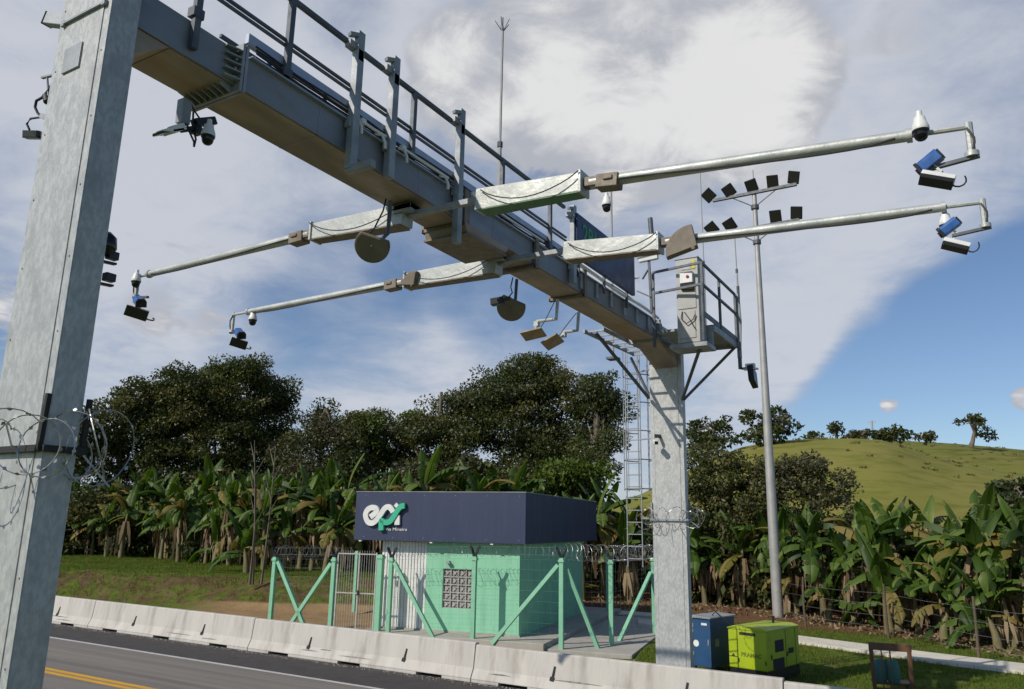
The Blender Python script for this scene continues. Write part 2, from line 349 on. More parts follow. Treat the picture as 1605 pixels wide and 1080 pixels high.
ASPH = M_('worn_asphalt', (.25, .222, .19), .9, 0, (.19, .17, .148), 1.6, 1, .9, 110, stretch=(.035, 1.5, 1), col3=(.14, .127, .112), s3=1.1, thr3=(.50, .72), detail=10)
ASPH2 = M_('fresh_asphalt', (.040, .035, .033), .85, 0, (.055, .05, .046), 2, 1, .5, 160)
YEL = M_('yellow_line_paint', (.66, .35, .015), .7, 0, (.50, .27, .02), 6, .8, stretch=(.3, 1, 1))
WLN = M_('white_line_paint', (.55, .53, .49), .7, 0, (.40, .38, .35), 6, .8, stretch=(.3, 1, 1))
def sheet(name, x0, x1, y0, y1, z, mat):
    b = MB(); n = 24
    for i in range(n+1):
        x = x0+(x1-x0)*i/n; b.v += [(x, y0, z), (x, y1, z)]
    for i in range(n): b.f.append((2*i, 2*i+2, 2*i+3, 2*i+1)); b.m.append(0)
    return tag(b.build(name, mat, recalc=False), kind='structure')
sheet('road', -260, 200, 6.6, 15.95, 0, ASPH)
sheet('road_shoulder', -260, 200, 15.95, 18.8, 0.001, ASPH2)
sheet('road_edge_line', -260, 200, 15.87, 16.02, .006, WLN)
sheet('road_centre_line', -260, 200, 12.69, 12.88, .005, YEL)
sheet('road_centre_line', -260, 200, 12.43, 12.62, .005, YEL)
sheet('road_edge_line', -260, 200, 9.3, 9.42, .005, WLN)

# tarmac pad and path behind the compound
slab = MB()
KA = rad(11); KO = OZ(813, 999, .3); KX = Vector((math.cos(KA), math.sin(KA), 0)); KY = Vector((-math.sin(KA), math.cos(KA), 0))
KM = frame(Vector((KO.x, KO.y, 0)), KX, KY, Vector((0, 0, 1)))       # kiosk frame: x along its front (0 = right corner), y into the depth
slab.span((-5.6, -1.05, -.1), (1.2, 11, .3), KM); slab.span((1.2, -.9, -.1), (4.0, 9.5, .14), KM)
tag(slab.build('pavement', SLABM, bevel=.02), kind='structure')
pth = MB()
pp = [OZ(x, y, .05) for x, y in ((1000, 976), (1130, 989), (1250, 1003), (1370, 1018), (1440, 1027), (1605, 1047), (1900, 1085))]
qq = [OZ(x, y, .05) for x, y in ((1000, 983), (1130, 998), (1250, 1013), (1370, 1029), (1440, 1039), (1605, 1061), (1900, 1102))]
vs = [];
for a, b in zip(pp, qq): vs += [(a.x, a.y, HT(a.x, a.y)+.10), (b.x, b.y, HT(b.x, b.y)+.10), (a.x, a.y, -.1), (b.x, b.y, -.1)]
fs = []
for i in range(len(pp)-1):
    a, b = 4*i, 4*i+4; fs += [(a, a+1, b+1, b), (a+1, a+3, b+3, b+1), (a, b, b+2, a+2)]
pth.add(vs, fs); tag(pth.build('path', PATHM), kind='structure')
p2 = MB(); a = KM @ Vector((-.5, 11.2, 0)); b = KM @ Vector((4.6, 10.2, 0)); p2.bar(a+Vector((0, 0, .08)), b+Vector((0, 0, .08)), 1.3, .16, (0, 0, 1)); tag(p2.build('path', PATHM), kind='structure')

# grassy hill
def interp(x, P):
    if x <= P[0][0]: return P[0][1]
    for (a, b), (c, d) in zip(P, P[1:]):
        if x <= c: t = (x-a)/(c-a); return b+(d-b)*t
    return P[-1][1]
def hill(name, crest, x0, x1, dist, near, mat, seed):
    b = MB(); n = 90; rows = 26; far = 8
    for i in range(n+1):
        px = x0+(x1-x0)*i/n; p = OD(px, interp(px, crest), dist); hx, hy = p.x/dist, p.y/dist
        for j in range(rows+far+1):
            if j <= rows:
                t = j/rows; d = near+(dist-near)*t; z = p.z*(math.sin(t*math.pi/2)**1.15)
            else:
                t = (j-rows)/far; d = dist+90*t; z = p.z*(1-t*t)-1*t
            z += .09*fbm(hx*d+seed, hy*d, .12)*math.sin(math.pi*min(j/rows, 1))
            b.v.append((hx*d, hy*d, z-.3))
    R = rows+far+1
    for i in range(n):
        for j in range(R-1): b.f.append((i*R+j, (i+1)*R+j, (i+1)*R+j+1, i*R+j+1)); b.m.append(0)
    return tag(b.build(name, mat, smooth=80), kind='structure')
HILL = M_('hill_pasture', (.19, .19, .038), .95, 0, (.225, .20, .055), .10, 1, .9, 1.6, col3=(.135, .145, .026), s3=.5, thr3=(.46, .68), stretch=(.55, .55, 2.6), spec=.1, detail=9)
HILL2 = M_('hill_pasture_far', (.15, .16, .034), .95, 0, (.18, .17, .046), .10, 1, .9, 1.3, col3=(.08, .095, .02), s3=.4, thr3=(.46, .68), stretch=(.55, .55, 2.6), spec=.1, detail=9)
hill('hill', [(900, 800), (1000, 775), (1100, 728), (1160, 704), (1215, 694), (1290, 691), (1340, 691), (1380, 693), (1410, 700), (1450, 714), (1500, 727), (1605, 746), (1900, 790)], 860, 1950, 120, 48, HILL, 3)
hill('hill', [(1000, 790), (1250, 712), (1395, 691), (1500, 697), (1605, 706), (1900, 735)], 1000, 2000, 190, 110, HILL2, 9)

# ------------------------------------------------------------------ concrete barrier
SCUFF = M_('rubber_scuff', (.16, .15, .135), .9, 0, (.30, .28, .25), 6)
def barrier_module(x0, x1, hs=1.0):
    yc = 18.25; n = None
    b = MB(); poly = [(-.30, .075), (.30, .075), (.30, .10), (.175, .34), (.095, .93), (.07, .955), (-.07, .955), (-.095, .93), (-.175, .34), (-.30, .10)]
    Mx = frame((x0+.012, yc, 0), (0, 1, 0), (0, 0, 1), (1, 0, 0)); L = x1-x0-.024
    poly = [(u, w if w < .11 else .10+(w-.10)*hs) for u, w in poly]; b.prism(poly, 0, L, Mx)
    slots = [(L*f, .42) for f in (.16, .5, .84)]; c = 0
    for s, h in slots+[(L+.42, .42)]:
        b.span((x0+.012+c, yc-.297, 0), (x0+.012+s-h, yc+.297, .0752)); c = s+h
    return b
xs = [-52.6, -44.6, -36.6, -28.6, -20.1, -11.75, -3.95, 4.2, 12.3]
for i, (a, b_) in enumerate(zip(xs, xs[1:])):
    lab = {0: 'weathered concrete road barrier segment farthest to the left beyond the near column', 1: 'concrete road barrier segment behind the near gantry column',
           2: 'pale concrete barrier segment below the grassy bank, cut by the near column', 3: 'long pale concrete barrier segment in front of the brown grassy bank',
           4: 'concrete barrier segment in front of the green fence and gate', 5: 'concrete barrier segment in front of the green kiosk corner and far gantry column',
           6: 'concrete barrier segment in front of the lime generator and wooden chair', 7: 'concrete barrier segment beyond the right edge past the chair'}[i]
    t = thing('concrete_barrier', lab, 'barrier', ((a+b_)/2, 18.25, 0), 'concrete barrier segments along the road')
    barrier_module(a, b_, (1, 1, 1, 1, .985, .93, .86, .84)[i]).build('barrier_body', CONC, t, bevel=.012)
    for f in (.30, .73):
        h = MB(); x = a+(b_-a)*f; h.bar((x-.02, 18.25-.20, .30), (x+.03, 18.25-.135, .60), .05, .03, (0, 1, 0)); h.bar((x-.03, 18.25-.22, .27), (x-.015, 18.25-.19, .36), .11, .02, (0, 1, 0))
        h.build('lifting_hole', SEAM, t)
    Rs = random.Random(i*7+1)
    for k in range(3):
        x = a+Rs.uniform(.5, b_-a-2); z = Rs.uniform(.16, .30); L_ = Rs.uniform(.4, 1.5); y_ = 18.25-.30+(z-.10)*.52-.003; s_ = MB()
        s_.add([(x, y_, z), (x+L_*.4, y_-.002, z-.012), (x+L_, y_, z+.01), (x+L_*.6, y_+.011, z+.028), (x+L_*.2, y_+.008, z+.02)], [(0, 1, 2, 3, 4)]); s_.build('scuff_mark', SCUFF, t, recalc=False)

# grit and small stones along the barrier foot and the pad edges
R_ = random.Random(12); gm = MB()
for k in range(1500):
    x = R_.uniform(-36, 0); y = 17.94-abs(R_.gauss(0, .16)); s = R_.uniform(.006, .022)
    gm.add([(x-s, y, .002), (x, y-s, .002), (x+s, y, .002), (x, y+s, .002), (x, y, .002+s*.9)], [(0, 1, 4), (1, 2, 4), (2, 3, 4), (3, 0, 4)])
for k in range(700):
    q = KM @ Vector((R_.uniform(-5.8, 4.2), -1.05-abs(R_.gauss(0, .5)), 0)); s = R_.uniform(.01, .045); z = HT(q.x, q.y)-.005
    gm.add([(q.x-s, q.y, z), (q.x, q.y-s, z), (q.x+s, q.y, z), (q.x, q.y+s, z), (q.x, q.y, z+s)], [(0, 1, 4), (1, 2, 4), (2, 3, 4), (3, 0, 4)])
tag(gm.build('gravel', SLABM, recalc=False), kind='stuff')
# ------------------------------------------------------------------ gantry
XR, XL, ZB, ZT = -6.2, -6.85, 8.38, 8.77
gan = thing('gantry', 'galvanised steel toll gantry with railed beam spanning the road on two box columns', 'gantry', (-6.5, 3.43, 0))
def gcol(x0, x1, y0, y1, z0, z1):
    c = MB(); c.span((x0, y0, z0), (x1, y1, z1))
    o = c.build('column', GALV, gan, bevel=.008)
    p = MB(); p.span((x0+.1, y0-.012, z0+.02), (x1-.1, y0, z1-.25)); p.span((x0-.003, y0-.006, z0+.02), (x0+.09, y0, z1-.02)); p.span((x1-.09, y0-.006, z0+.02), (x1+.003, y0, z1-.02))
    bp = MB(); bp.span((x0-.22, y0-.22, z0), (x1+.22, y1+.22, z0+.05)); bp.build('base_plate', GALVD, o)
    s = p
    for k in range(14):
        z = z0+.4+k*(z1-z0-.9)/13
        for x in (x0+.05, x1-.05): s.lathe([(.008, 0), (.008, .008)], frame((x, y0-.006, z), (1, 0, 0), (0, 0, 1), (0, -1, 0)), 8)
    p.build('face_plate', GALV, o)
    return o
nc = gcol(-6.92, -6.12, 3.3, 3.56, 0, 9.08); fc = gcol(-6.98, -6.14, 18.7, 18.94, 0, 8.36)
h = MB(); h.span((-6.72, 3.27, 7.87), (-6.46, 3.289, 8.12)); h.build('access_hatch', GALVD, gan, bevel=.004)
h = MB(); h.bar((-6.84, 3.27, 8.42), (-6.20, 3.27, 8.42), .022, .022); h.box((-6.83, 3.275, 8.42), (.05, .03, .05)); h.box((-6.2, 3.275, 8.42), (.05, .03, .05)); h.build('lock_bar', GALVD, gan)
# beam
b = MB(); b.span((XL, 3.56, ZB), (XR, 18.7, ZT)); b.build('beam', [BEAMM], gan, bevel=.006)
b = MB(); b.span((XL+.03, 4.85, ZB-.012), (XR-.03, 17.15, ZB-.001)); b.span((XL+.03, 3.95, ZB-.012), (XR-.03, 4.62, ZB-.001)); b.build('soffit_bounce_sheet', SOFFM, gan)  # thin sheet added to carry the painted ground bounce under the beam
for (ya, yb, zb2) in ((3.56, 3.95, 8.08), (18.7, 17.3, 7.95)):
    b = MB(); b.prism([(ya, zb2), (yb, ZB-.003), (ya, ZB-.003)], XL+.02, XR-.02, frame((0, 0, 0), (0, 1, 0), (0, 0, 1), (1, 0, 0))); b.build('haunch', SOFFM, gan)
for yf, sgn in ((4.74, -1), (17.2, 1)):
    b = MB()
    for dy in (-.022, .022): b.span((XL-.08, yf+dy-.017, ZB-.08), (XR+.08, yf+dy+.017, ZT+.07))
    for k in range(5):
        z = ZB+.03+k*(ZT-ZB-.06)/4; b.bar((XR+.045, yf+sgn*.03, z), (XR+.0, yf+sgn*.2, z), .014, .1, (1, 0, 0)); b.bar((XL-.04, yf+sgn*.03, z), (XL, yf+sgn*.2, z), .014, .08, (1, 0, 0))
    for k in range(7):
        x = XL+.05+k*(XR-XL-.1)/6; b.bar((x, yf+sgn*.03, ZB-.045), (x, yf+sgn*.18, ZB-.01), .014, .07, (0, 0, 1))
    b.build('splice_flange', GALVD, gan)
# ledges, tray, conduits
b = MB(); b.span((XR-.02, 4.85, ZT-.006), (XR+.055, 17.1, ZT+.014)); b.span((XL-.05, 4.85, ZT-.006), (XL+.02, 17.1, ZT+.014)); b.build('top_flange', TRAYM, gan)
b = MB(); b.span((XL+.05, 4.85, ZT+.002), (XR-.12, 17.1, ZT+.03)); b.build('walkway', GALVD, gan)
b = MB(); b.span((XR-.03, 4.8, 8.93), (XR+.02, 12.2, 9.04)); b.span((XR-.06, 4.8, 8.925), (XR-.03, 12.2, 8.94))
for k in range(9):
    y = 5.1+k*.85; b.span((XR-.02, y, ZT+.014), (XR+.0, y+.05, 8.93))
b.build('cable_tray', TRAYM, gan)
b = MB()
for k in range(5):
    pts = [(XR+.03+.012*math.sin(i*1.7+k), 4.9+i*.6, ZT+.035+.03*k+.012*math.sin(i*2.3+k*2)) for i in range(13 if k < 4 else 20)]; b.tube(pts, .012, 6)
b.build('conduit', CABLE, gan, smooth=50)
b = MB(); b.tube([(XL+.1, 5, 9.0), (XL+.1, 12.3, 9.0)], .05, 8); b.span((XL, 4.9, 8.82), (XL+.02, 12.2, 9.02)); b.build('kick_plate', RAILM, gan)
# handrail
b = MB()
for x in (XR+.03,): b.bar((x, 4.0, 9.78), (x, 12.2, 9.84), .055, .055); b.bar((x-.01, 4.0, 9.245), (x-.01, 12.3, 9.27), .035, .03); b.bar((x-.01, 4.0, 9.18), (x-.01, 12.3, 9.20), .03, .03)
b.build('handrail', RAILM, gan)
for y in (4.15, 5.32, 7.58, 9.93, 11.6):
    b = MB(); b.bar((XR+.045, y, 8.46 if y < 4.5 else 8.8), (XR+.045, y, 9.80), .07, .06, (1, 0, 0)); b.box((XR+.03, y, 8.85), (.1, .12, .1)); b.build('rail_post', RAILM, gan)
for k in range(6):
    y = 5.9+k*1.15; b = MB(); b.bar((XL+.05, y, 8.8), (XL+.05, y, 9.28), .04, .04); b.build('rail_post', RAILM, gan)
b = MB(); b.bar((XL+.05, 4.9, 9.28), (XL+.05, 12.1, 9.28), .04, .04); b.bar((XL+.05, 4.9, 9.06), (XL+.05, 12.1, 9.06), .03, .03); b.build('back_rail', RAILM, gan)
# clamp frames that carry the booms
for y, z0, z1, low in ((6.38, 8.12, 9.98, 1), (7.08, 8.30, 10.03, 0), (8.64, 7.93, 10.05, 2), (12.45, 8.40, 9.95, 0)):
    b = MB(); x = XR+.09
    b.bar((x, y, z0), (x, y, z1), .115, .10, (1, 0, 0)); b.bar((x+.02, y-.03, z1-.06), (x-.02, y-.16, z1-.1), .07, .05); b.box((x-.03, y-.09, z1-.22), (.1, .16, .09)); b.box((x, y, z1-.33), (.10, .10, .16))
    if low == 1: b.bar((x-.05, y, z0), (x+.36, y, z0), .09, .09)
    b.box((x-.03, y, 8.72), (.09, .16, .12))
    b.build('clamp_frame', GALVD, gan, bevel=.006)
for y, w in ((8.85, .14), (11.05, .12), (13.0, .10)):
    b = MB(); b.span((XL-.06, y, ZB-.08), (XR+.06, y+w, ZB-.02)); b.span((XR+.02, y, ZB-.08), (XR+.075, y+w, ZT+.1)); b.span((XL-.075, y, ZB-.08), (XL-.02, y+w, ZT+.1)); b.build('beam_strap', BROWNM, gan, bevel=.006)
for k in range(6):
    y = 12.9+k*.72; b = MB(); b.span((XR+.001, y, ZB+.06), (XR+.035, y+.1, ZT-.02)); b.build('stiffener', GALVD, gan)
b = MB(); b.tube([(XR+.06, 12.6+i*.45, 8.86+.02*math.sin(i)) for i in range(11)], .035, 8); b.build('conduit', WHITE, gan, smooth=50)
for y in (6.45, 6.9, 7.35, 8.3, 9.2):
    b = MB(); b.tube([(XR+.03, y-.06, 8.83), (XR+.10, y, 8.82), (XR+.11, y+.05, 8.74), (XR+.10, y+.07, 8.66)], .022, 8); b.build('cable_gland', WHITE, gan, smooth=50)
for k in range(6):
    y = 5.9+k*1.93; b = MB(); b.span((XR, y, ZB+.004), (XR+.004, y+.012, ZT-.004)); b.span((XL+.02, y, ZB-.0155), (XR-.02, y+.012, ZB-.012)); b.build('weld_seam', GALVD, gan)
for y0_ in (4.66, 17.12):
    for k in range(4):
        z = ZB+.05+k*.1; b = MB(); b.lathe([(.018, 0), (.018, .016)], frame((XR+.05, y0_, z), (1, 0, 0), (0, 0, 1), (0, -1, 0)), 6); b.build('flange_bolt', GALVD, gan)
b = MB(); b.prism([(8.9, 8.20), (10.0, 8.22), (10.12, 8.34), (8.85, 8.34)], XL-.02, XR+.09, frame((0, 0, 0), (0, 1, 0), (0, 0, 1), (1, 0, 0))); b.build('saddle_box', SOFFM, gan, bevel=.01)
b = MB(); b.span((XL-.04, 8.88, 8.165), (XR+.11, 10.02, 8.197)); b.build('saddle_lip', BROWNM, gan)
for y0_, y1_ in ((6.5, 7.0), (7.3, 8.4), (9.0, 11.3)):
    b = MB(); b.tube([(XR+.075, y0_, 8.85), (XR+.075, (y0_+y1_)/2, 8.84), (XR+.075, y1_, 8.85)], .02, 8); b.box((XR+.07, y0_+.06, 8.85), (.06, .08, .07)); b.build('conduit', WHITE, gan, smooth=50)
# end platform on the far column
PX0, PX1, PY0, PY1, PZ = -6.12, -4.75, 16.1, 18.9, 8.5
b = MB(); b.span((PX0, 16.95, PZ-.06), (PX1, PY1, PZ)); b.span((PX0, PY1-.06, PZ-.16), (PX1, PY1, PZ-.06)); b.span((PX1-.06, 16.95, PZ-.16), (PX1, PY1-.06, PZ-.06)); b.span((-5.6, 16.3, 7.88), (-4.75, 16.98, 7.97)); b.span((-5.6, 16.93, 7.97), (-4.8, 16.99, PZ-.06)); b.build('platform', GALVD, gan)
rp = [(-5.95, 16.3), (-4.75, 16.1), (-4.75, 17.45), (-4.75, 18.85)]
for x, y in rp:
    b = MB(); b.bar((x, y, 7.95 if y < 16.9 else PZ), (x, y, 9.72), .055, .055, (1, 0, 0)); b.build('platform_post', RAILM, gan)
b = MB()
for z in (9.72, 9.22):
    b.bar((-5.95, 16.3, z), (-4.75, 16.1, z), .05, .05); b.bar((-4.75, 16.1, z), (-4.75, 18.85, z), .05, .05)
b.span((PX1-.01, 16.1, PZ), (PX1+.01, 18.85, PZ+.12)); b.build('platform_rail', RAILM, gan)
b = MB(); b.bar((-4.72, 18.95, 8.1), (-4.72, 18.95, 9.75), .09, .09, (1, 0, 0)); b.tube([(-4.66, 18.9, 9.6), (-4.64, 18.9, 9.0), (-4.68, 18.9, 8.3)], .025, 8); b.build('platform_post', GALVD, gan)
for p0, p1 in (((-6.1, 18.68, 7.1), (-4.78, 18.85, 8.38)), ((-6.1, 18.6, 7.1), (-5.0, 16.6, 7.9)), ((-6.98, 18.6, 7.2), (-7.25, 15.95, 8.36)), ((-6.98, 18.75, 7.2), (-7.45, 18.6, 8.3))):
    b = MB(); b.bar(p0, p1, .06, .06); b.build('brace', RAILM, gan)
b = MB()
for x in (-7.02, -7.5): b.bar((x, 15.85, 8.4), (x, 18.9, 8.46), .05, .08, (0, 0, 1))
for k in range(7): b.bar((-7.5, 16+k*.47, 8.41), (-7.02, 16+k*.47, 8.41), .04, .04)
b.bar((-7.02, 15.85, 8.52), (-7.02, 17.6, 8.53), .06, .06); b.build('catwalk', GALVD, gan)
b = MB(); b.bar((-7.1, 16.1, 8.58), (-7.1, 18.3, 8.58), .10, .05); b.build('catwalk_edge', WHITE, gan)
# ladder with safety cage
lx, ly = -7.62, 19.1; b = MB()
for dx in (-.2, .2): b.tube([(lx+dx, ly, 3.0), (lx+dx, ly, 9.0)], .017, 6)
for k in range(21): b.tube([(lx-.2, ly, 3.2+k*.3), (lx+.2, ly, 3.2+k*.3)], .013, 6)
for z in (4.2, 6.2, 8.0): b.bar((lx+.2, ly, z), (-6.97, 18.85, z), .04, .03)
b.build('ladder', GALVD, gan)
b = MB()
for z in (4.95, 5.7, 6.45, 7.2, 7.95, 8.7): b.tube([(lx+.38*math.cos(math.pi*(.12+1.76*i/14)+math.pi/2), ly+.36+.38*math.sin(math.pi*(.12+1.76*i/14)+math.pi/2), z) for i in range(15)], .016, 6)
for i in range(0, 15, 2):
    a = math.pi*(.12+1.76*i/14)+math.pi/2; b.tube([(lx+.38*math.cos(a), ly+.36+.38*math.sin(a), 4.9), (lx+.38*math.cos(a), ly+.36+.38*math.sin(a), 8.75)], .012, 6)
b.build('ladder_cage', GALVD, gan)

# ------------------------------------------------------------------ razor wire collars on the columns
def razor_ring(mb, c, r, nrm, seed, rr=.005, barb=.022, nb=15):
    R_ = random.Random(seed); O = orient(nrm); pts = []
    for i in range(25):
        a = 2*math.pi*i/24; q = r*(1+.05*math.sin(2*a+seed)); pts.append(Vector(c)+O @ Vector((q*math.cos(a), q*math.sin(a), .03*math.sin(a+seed))))
    mb.tube(pts, rr, 4, cap=False)
    for i in range(nb):
        a = 2*math.pi*i/nb; p = Vector(c)+O @ Vector((r*math.cos(a), r*math.sin(a), 0)); t = O @ Vector((-math.sin(a), math.cos(a), 0)); n = (O @ Vector((math.cos(a), math.sin(a), .6*(-1)**i))).normalized()
        mb.add([p-t*barb, p+n*barb*.7, p+t*barb, p-n*barb*.7], [(0, 1, 2, 3)])
def collar(label, x0, x1, y0, y1, z, r, seed, rr):
    t = thing('razor_wire_collar', label, 'razor wire', ((x0+x1)/2, (y0+y1)/2, z), 'razor wire collars on the columns'); R_ = random.Random(seed)
    b = MB(); e = .035
    b.span((x0-e, y0-e-.03, z-.025), (x1+e, y0-e+.01, z+.025)); b.span((x0-e, y1+e-.01, z-.025), (x1+e, y1+e+.03, z+.025)); b.span((x0-e-.03, y0-e, z-.0249), (x0-e+.01, y1+e, z+.0249)); b.span((x1+e-.01, y0-e, z-.0249), (x1+e+.03, y1+e, z+.0249))
    b.build('collar_band', GALVD if seed != 1 else SEAM, t)
    for x in (x0, x1):
        for y in (y0-e, y1+e): b = MB(); b.bar((x, y, z), (x+(.02 if x == x1 else -.02), y, z+.42), .035, .035, (1, 0, 0)); b.build('collar_picket', GALVD if seed != 1 else SEAM, t)
    b = MB(); P = []
    xm, ym = (x0+x1)/2, (y0+y1)/2; o = .18
    path = [(x0-o, y0-o), (x1+o, y0-o), (x1+o, y1+o), (x0-o, y1+o)]; n = 0
    for (ax, ay), (bx, by), cnt in zip(path, path[1:]+path[:1], (4, 3, 4, 3)):
        for k in range(cnt):
            f = (k+.5)/cnt; c = (ax+(bx-ax)*f+R_.uniform(-.04, .04), ay+(by-ay)*f+R_.uniform(-.04, .04), z+R_.uniform(-.04, .10)); d = Vector((bx-ax, by-ay, 0)).normalized()
            razor_ring(b, c, r*R_.uniform(.75, 1.15), d+Vector((R_.uniform(-.8, .8), R_.uniform(-.8, .8), R_.uniform(-.5, .5))), n, rr); n += 1
    for k in range(9):
        a = R_.uniform(0, 6.28); c = Vector((xm+(x1-x0)*.55*math.cos(a), ym+(y1-y0+.3)*.7*math.sin(a), z)); d = Vector((math.cos(a), math.sin(a)*.6, R_.uniform(-.9, .6)))
        b.bar(c, c+d*R_.uniform(.25, .5), .008, .016)
    b.build('razor_coil', RAZOR, t)
    return t
collar('razor wire collar with dark band round the near gantry column', -6.92, -6.12, 3.3, 3.56, 4.50, .27, 1, .0055)
collar('spiky razor wire collar round the far gantry column beside the kiosk', -6.98, -6.14, 18.7, 18.94, 4.17, .25, 2, .006)

# ------------------------------------------------------------------ boom arms
def boom(label, Y, pts, film=False, fan=False):
    # pts: root, joint, tube end, tip (x, z) in the plane Y; tip is the drop of the end bracket
    (xr, zr), (xj, zj), (xe, ze), (xt, zt) = pts; s = 1 if xe > xr else -1
    t = thing('boom_arm', label, 'boom arm', (xr, Y, zr), 'boom arms reaching out from the gantry beam')
    b = MB(); b.bar((xr, Y, zr), (xj, Y, zj), .24, .30, (0, 0, 1), .20, .25); b.bar((xj-s*.02, Y, zj), (xj+s*.02, Y, zj), .26, .30, (0, 0, 1)); b.build('sleeve', SLEEVE, t, bevel=.01)
    b = MB(); b.bar((-6.5, Y, ZB-.06), (-6.5, Y, zr+.05), .3, .3, (1, 0, 0)); b.bar((-6.5-s*.12, Y, zr+.06), (xr+s*.03, Y, zr+.04), .08, .08, (0, 0, 1)); b.build('root_mount', GALVD, t, bevel=.006)
    b = MB(); b.bar((xr+s*.05, Y, zr-.158), (xj, Y, zj-.135), .25, .012, (0, 0, 1), .21, .012); b.build('film' if film else 'lower_plate', GREENF if film else BROWNM, t)
    b = MB(); d = Vector((xe-xj, 0, ze-zj)); u = d.normalized(); a = Vector((xj, Y, zj))
    b.bar(a+u*.03, a+u*.22, .14, .12); b.bar(a+u*.2-Vector((0, 0, .02)), a+u*.48-Vector((0, 0, .03)), .19, .17); b.bar(a+u*.30, a+u*.42, .23, .05); b.build('clamp', BROWNM, t, bevel=.008)
    b = MB(); b.tube([a+u*.1, a+d], [.075, .058], 14); b.build('tube', SLEEVE, t, smooth=40)
    b = MB(); e = a+d; tip = Vector((xt, Y, zt)); e2 = Vector((xt, Y, ze+(xt-xe)*(ze-zj)/(xe-xj)))
    b.tube([e-u*.05, e2], .028, 8); b.tube([e2+Vector((0, 0, .04)), tip], .036, 8); b.lathe([(.062, 0), (.062, .05)], frame(tip-Vector((0, 0, .03)), (1, 0, 0), (0, 1, 0), (0, 0, 1)), 12); b.lathe([(.072, -.02), (.072, .03)], frame(e, (0, 1, 0), (0, 0, 1), u), 12)
    b.build('end_bracket', SLEEVE, t, smooth=40)
    b = MB(); b.bar(tip+Vector((s*.06, 0, -.03)), tip+Vector((-s*.36, 0, -.07)), .05, .035, (0, 0, 1)); b.build('cross_bar', RAILM, t)
    b = MB(); n = 14
    c0 = a+u*.45-Vector((0, .08, .03)); c1 = e-u*.12-Vector((0, .05, .03))
    b.tube([c0.lerp(c1, i/n)-Vector((0, 0, (.10 if i < n else 0)*math.sin(math.pi*min(i/n*1.0, 1))**.5*(i/n))) for i in range(n+1)], .011, 5)
    b.tube([Vector((xr+s*.1+(xj-xr-s*.1)*i/12, Y-.15-.05*math.sin(math.pi*i/12), zr+.10+(zj+.02-zr)*i/12-.24*math.sin(math.pi*i/12)**.8)) for i in range(13)], .008, 5)
    b.tube([e2+Vector((-s*.02, -.03, -.02)), e2+Vector((s*.03, -.05, -.14)), tip+Vector((s*.03, -.04, .1)), tip+Vector((0, -.03, -.02))], .012, 5)
    b.build('cable', CABLE, t, smooth=60)
    return t
boom('right boom arm nearer the camera with green film under its white sleeve', 8.0, [(-5.30, 8.15), (-3.78, 8.08), (-.23, 7.82), (.28, 7.50)], film=True)
boom('lower right boom arm crossing in front of the navy sign', 10.45, [(-5.25, 8.22), (-3.69, 8.11), (-.01, 7.94), (.41, 7.62)])
boom('upper left boom arm with wrinkled white sleeve, nearer the near column', 8.0, [(-6.5, 8.19), (-8.28, 8.26), (-12.3, 8.22), (-12.62, 7.86)])
boom('lower left boom arm with white sleeve over the trees', 10.45, [(-6.5, 8.20), (-8.42, 8.21), (-12.55, 8.16), (-13.0, 7.80)])

# ------------------------------------------------------------------ cameras, lamps, antennas
def dome_camera_parts(t):
    b = MB(); b.lathe([(.04, .30), (.045, .22), (.075, .20), (.085, .14), (.11, .07), (.118, .02), (.114, 0)], None, 18); b.build('housing', WHITE, t, True, 40)
    b = MB(); b.lathe([(.115, .012), (.112, -.02), (.10, -.035)], None, 18); b.build('collar_ring', BLACKP, t, True, 40)
    b = MB(); b.lathe([(.098, -.03), (.096, -.07), (.082, -.115), (.055, -.145), (.012, -.16)], None, 18); b.build('dome', GLASSD, t, True, 60)
dome0 = thing('dome_camera', 'x', 'dome camera', group='dome cameras on the gantry'); dome_camera_parts(dome0); used = [0]
def dome(p, label, s=1.0, arm=None):
    o = dome0 if not used[0] else copy_tree(dome0); used[0] = 1
    o.location = p; o.scale = (s, s, s); o['label'] = label
    return o
dome((-.12, 7.86, 7.78), 'white dome camera at the end of the upper right boom arm', .68)
dome((.0, 10.50, 7.72), 'pale dome camera half behind a blue camera on the lower right boom arm', .68)
dome((-12.56, 7.93, 8.10), 'small dome camera at the tip of the upper left boom arm', .72)
dome((-12.40, 10.45, 7.97), 'small dark dome camera under the tip of the lower left boom arm', .75)
dome(OX(325, 222, -6.45)+Vector((0, 0, .06)), 'dark dome camera hanging under the beam beside the near column', .62)
pd = OY(951, 322, 18.95); dome(pd, 'white dome camera on a thin pole above the navy sign', 1.25)
# traffic camera (points along local +x), flash lamp (glass faces local -z/-y)
tcam0 = thing('traffic_camera', 'x', 'traffic camera', group='blue traffic cameras on the boom tips')
b = MB(); b.prism([(-.085, -.06), (.085, -.06), (.085, .03), (.055, .075), (-.055, .075), (-.085, .03)], -.16, .15, frame((0, 0, 0), (0, 1, 0), (0, 0, 1), (1, 0, 0))); b.build('housing', BLUEP, tcam0, True, bevel=.008)
b = MB(); b.prism([(-.095, -.075), (.095, -.075), (.095, .035), (.06, .085), (-.06, .085), (-.095, .035)], .151, .20, frame((0, 0, 0), (0, 1, 0), (0, 0, 1), (1, 0, 0))); b.build('visor', BLACKP, tcam0, True, bevel=.006)
b = MB(); b.box((-.175, 0, 0), (.03, .13, .11)); b.build('rear_cap', BLACKP, tcam0, True, bevel=.006)
b = MB(); b.lathe([(.045, 0), (.045, .03)], frame((.2, 0, -.01), (0, 1, 0), (0, 0, 1), (1, 0, 0)), 14); b.build('lens', GLASSD, tcam0, True, 40)
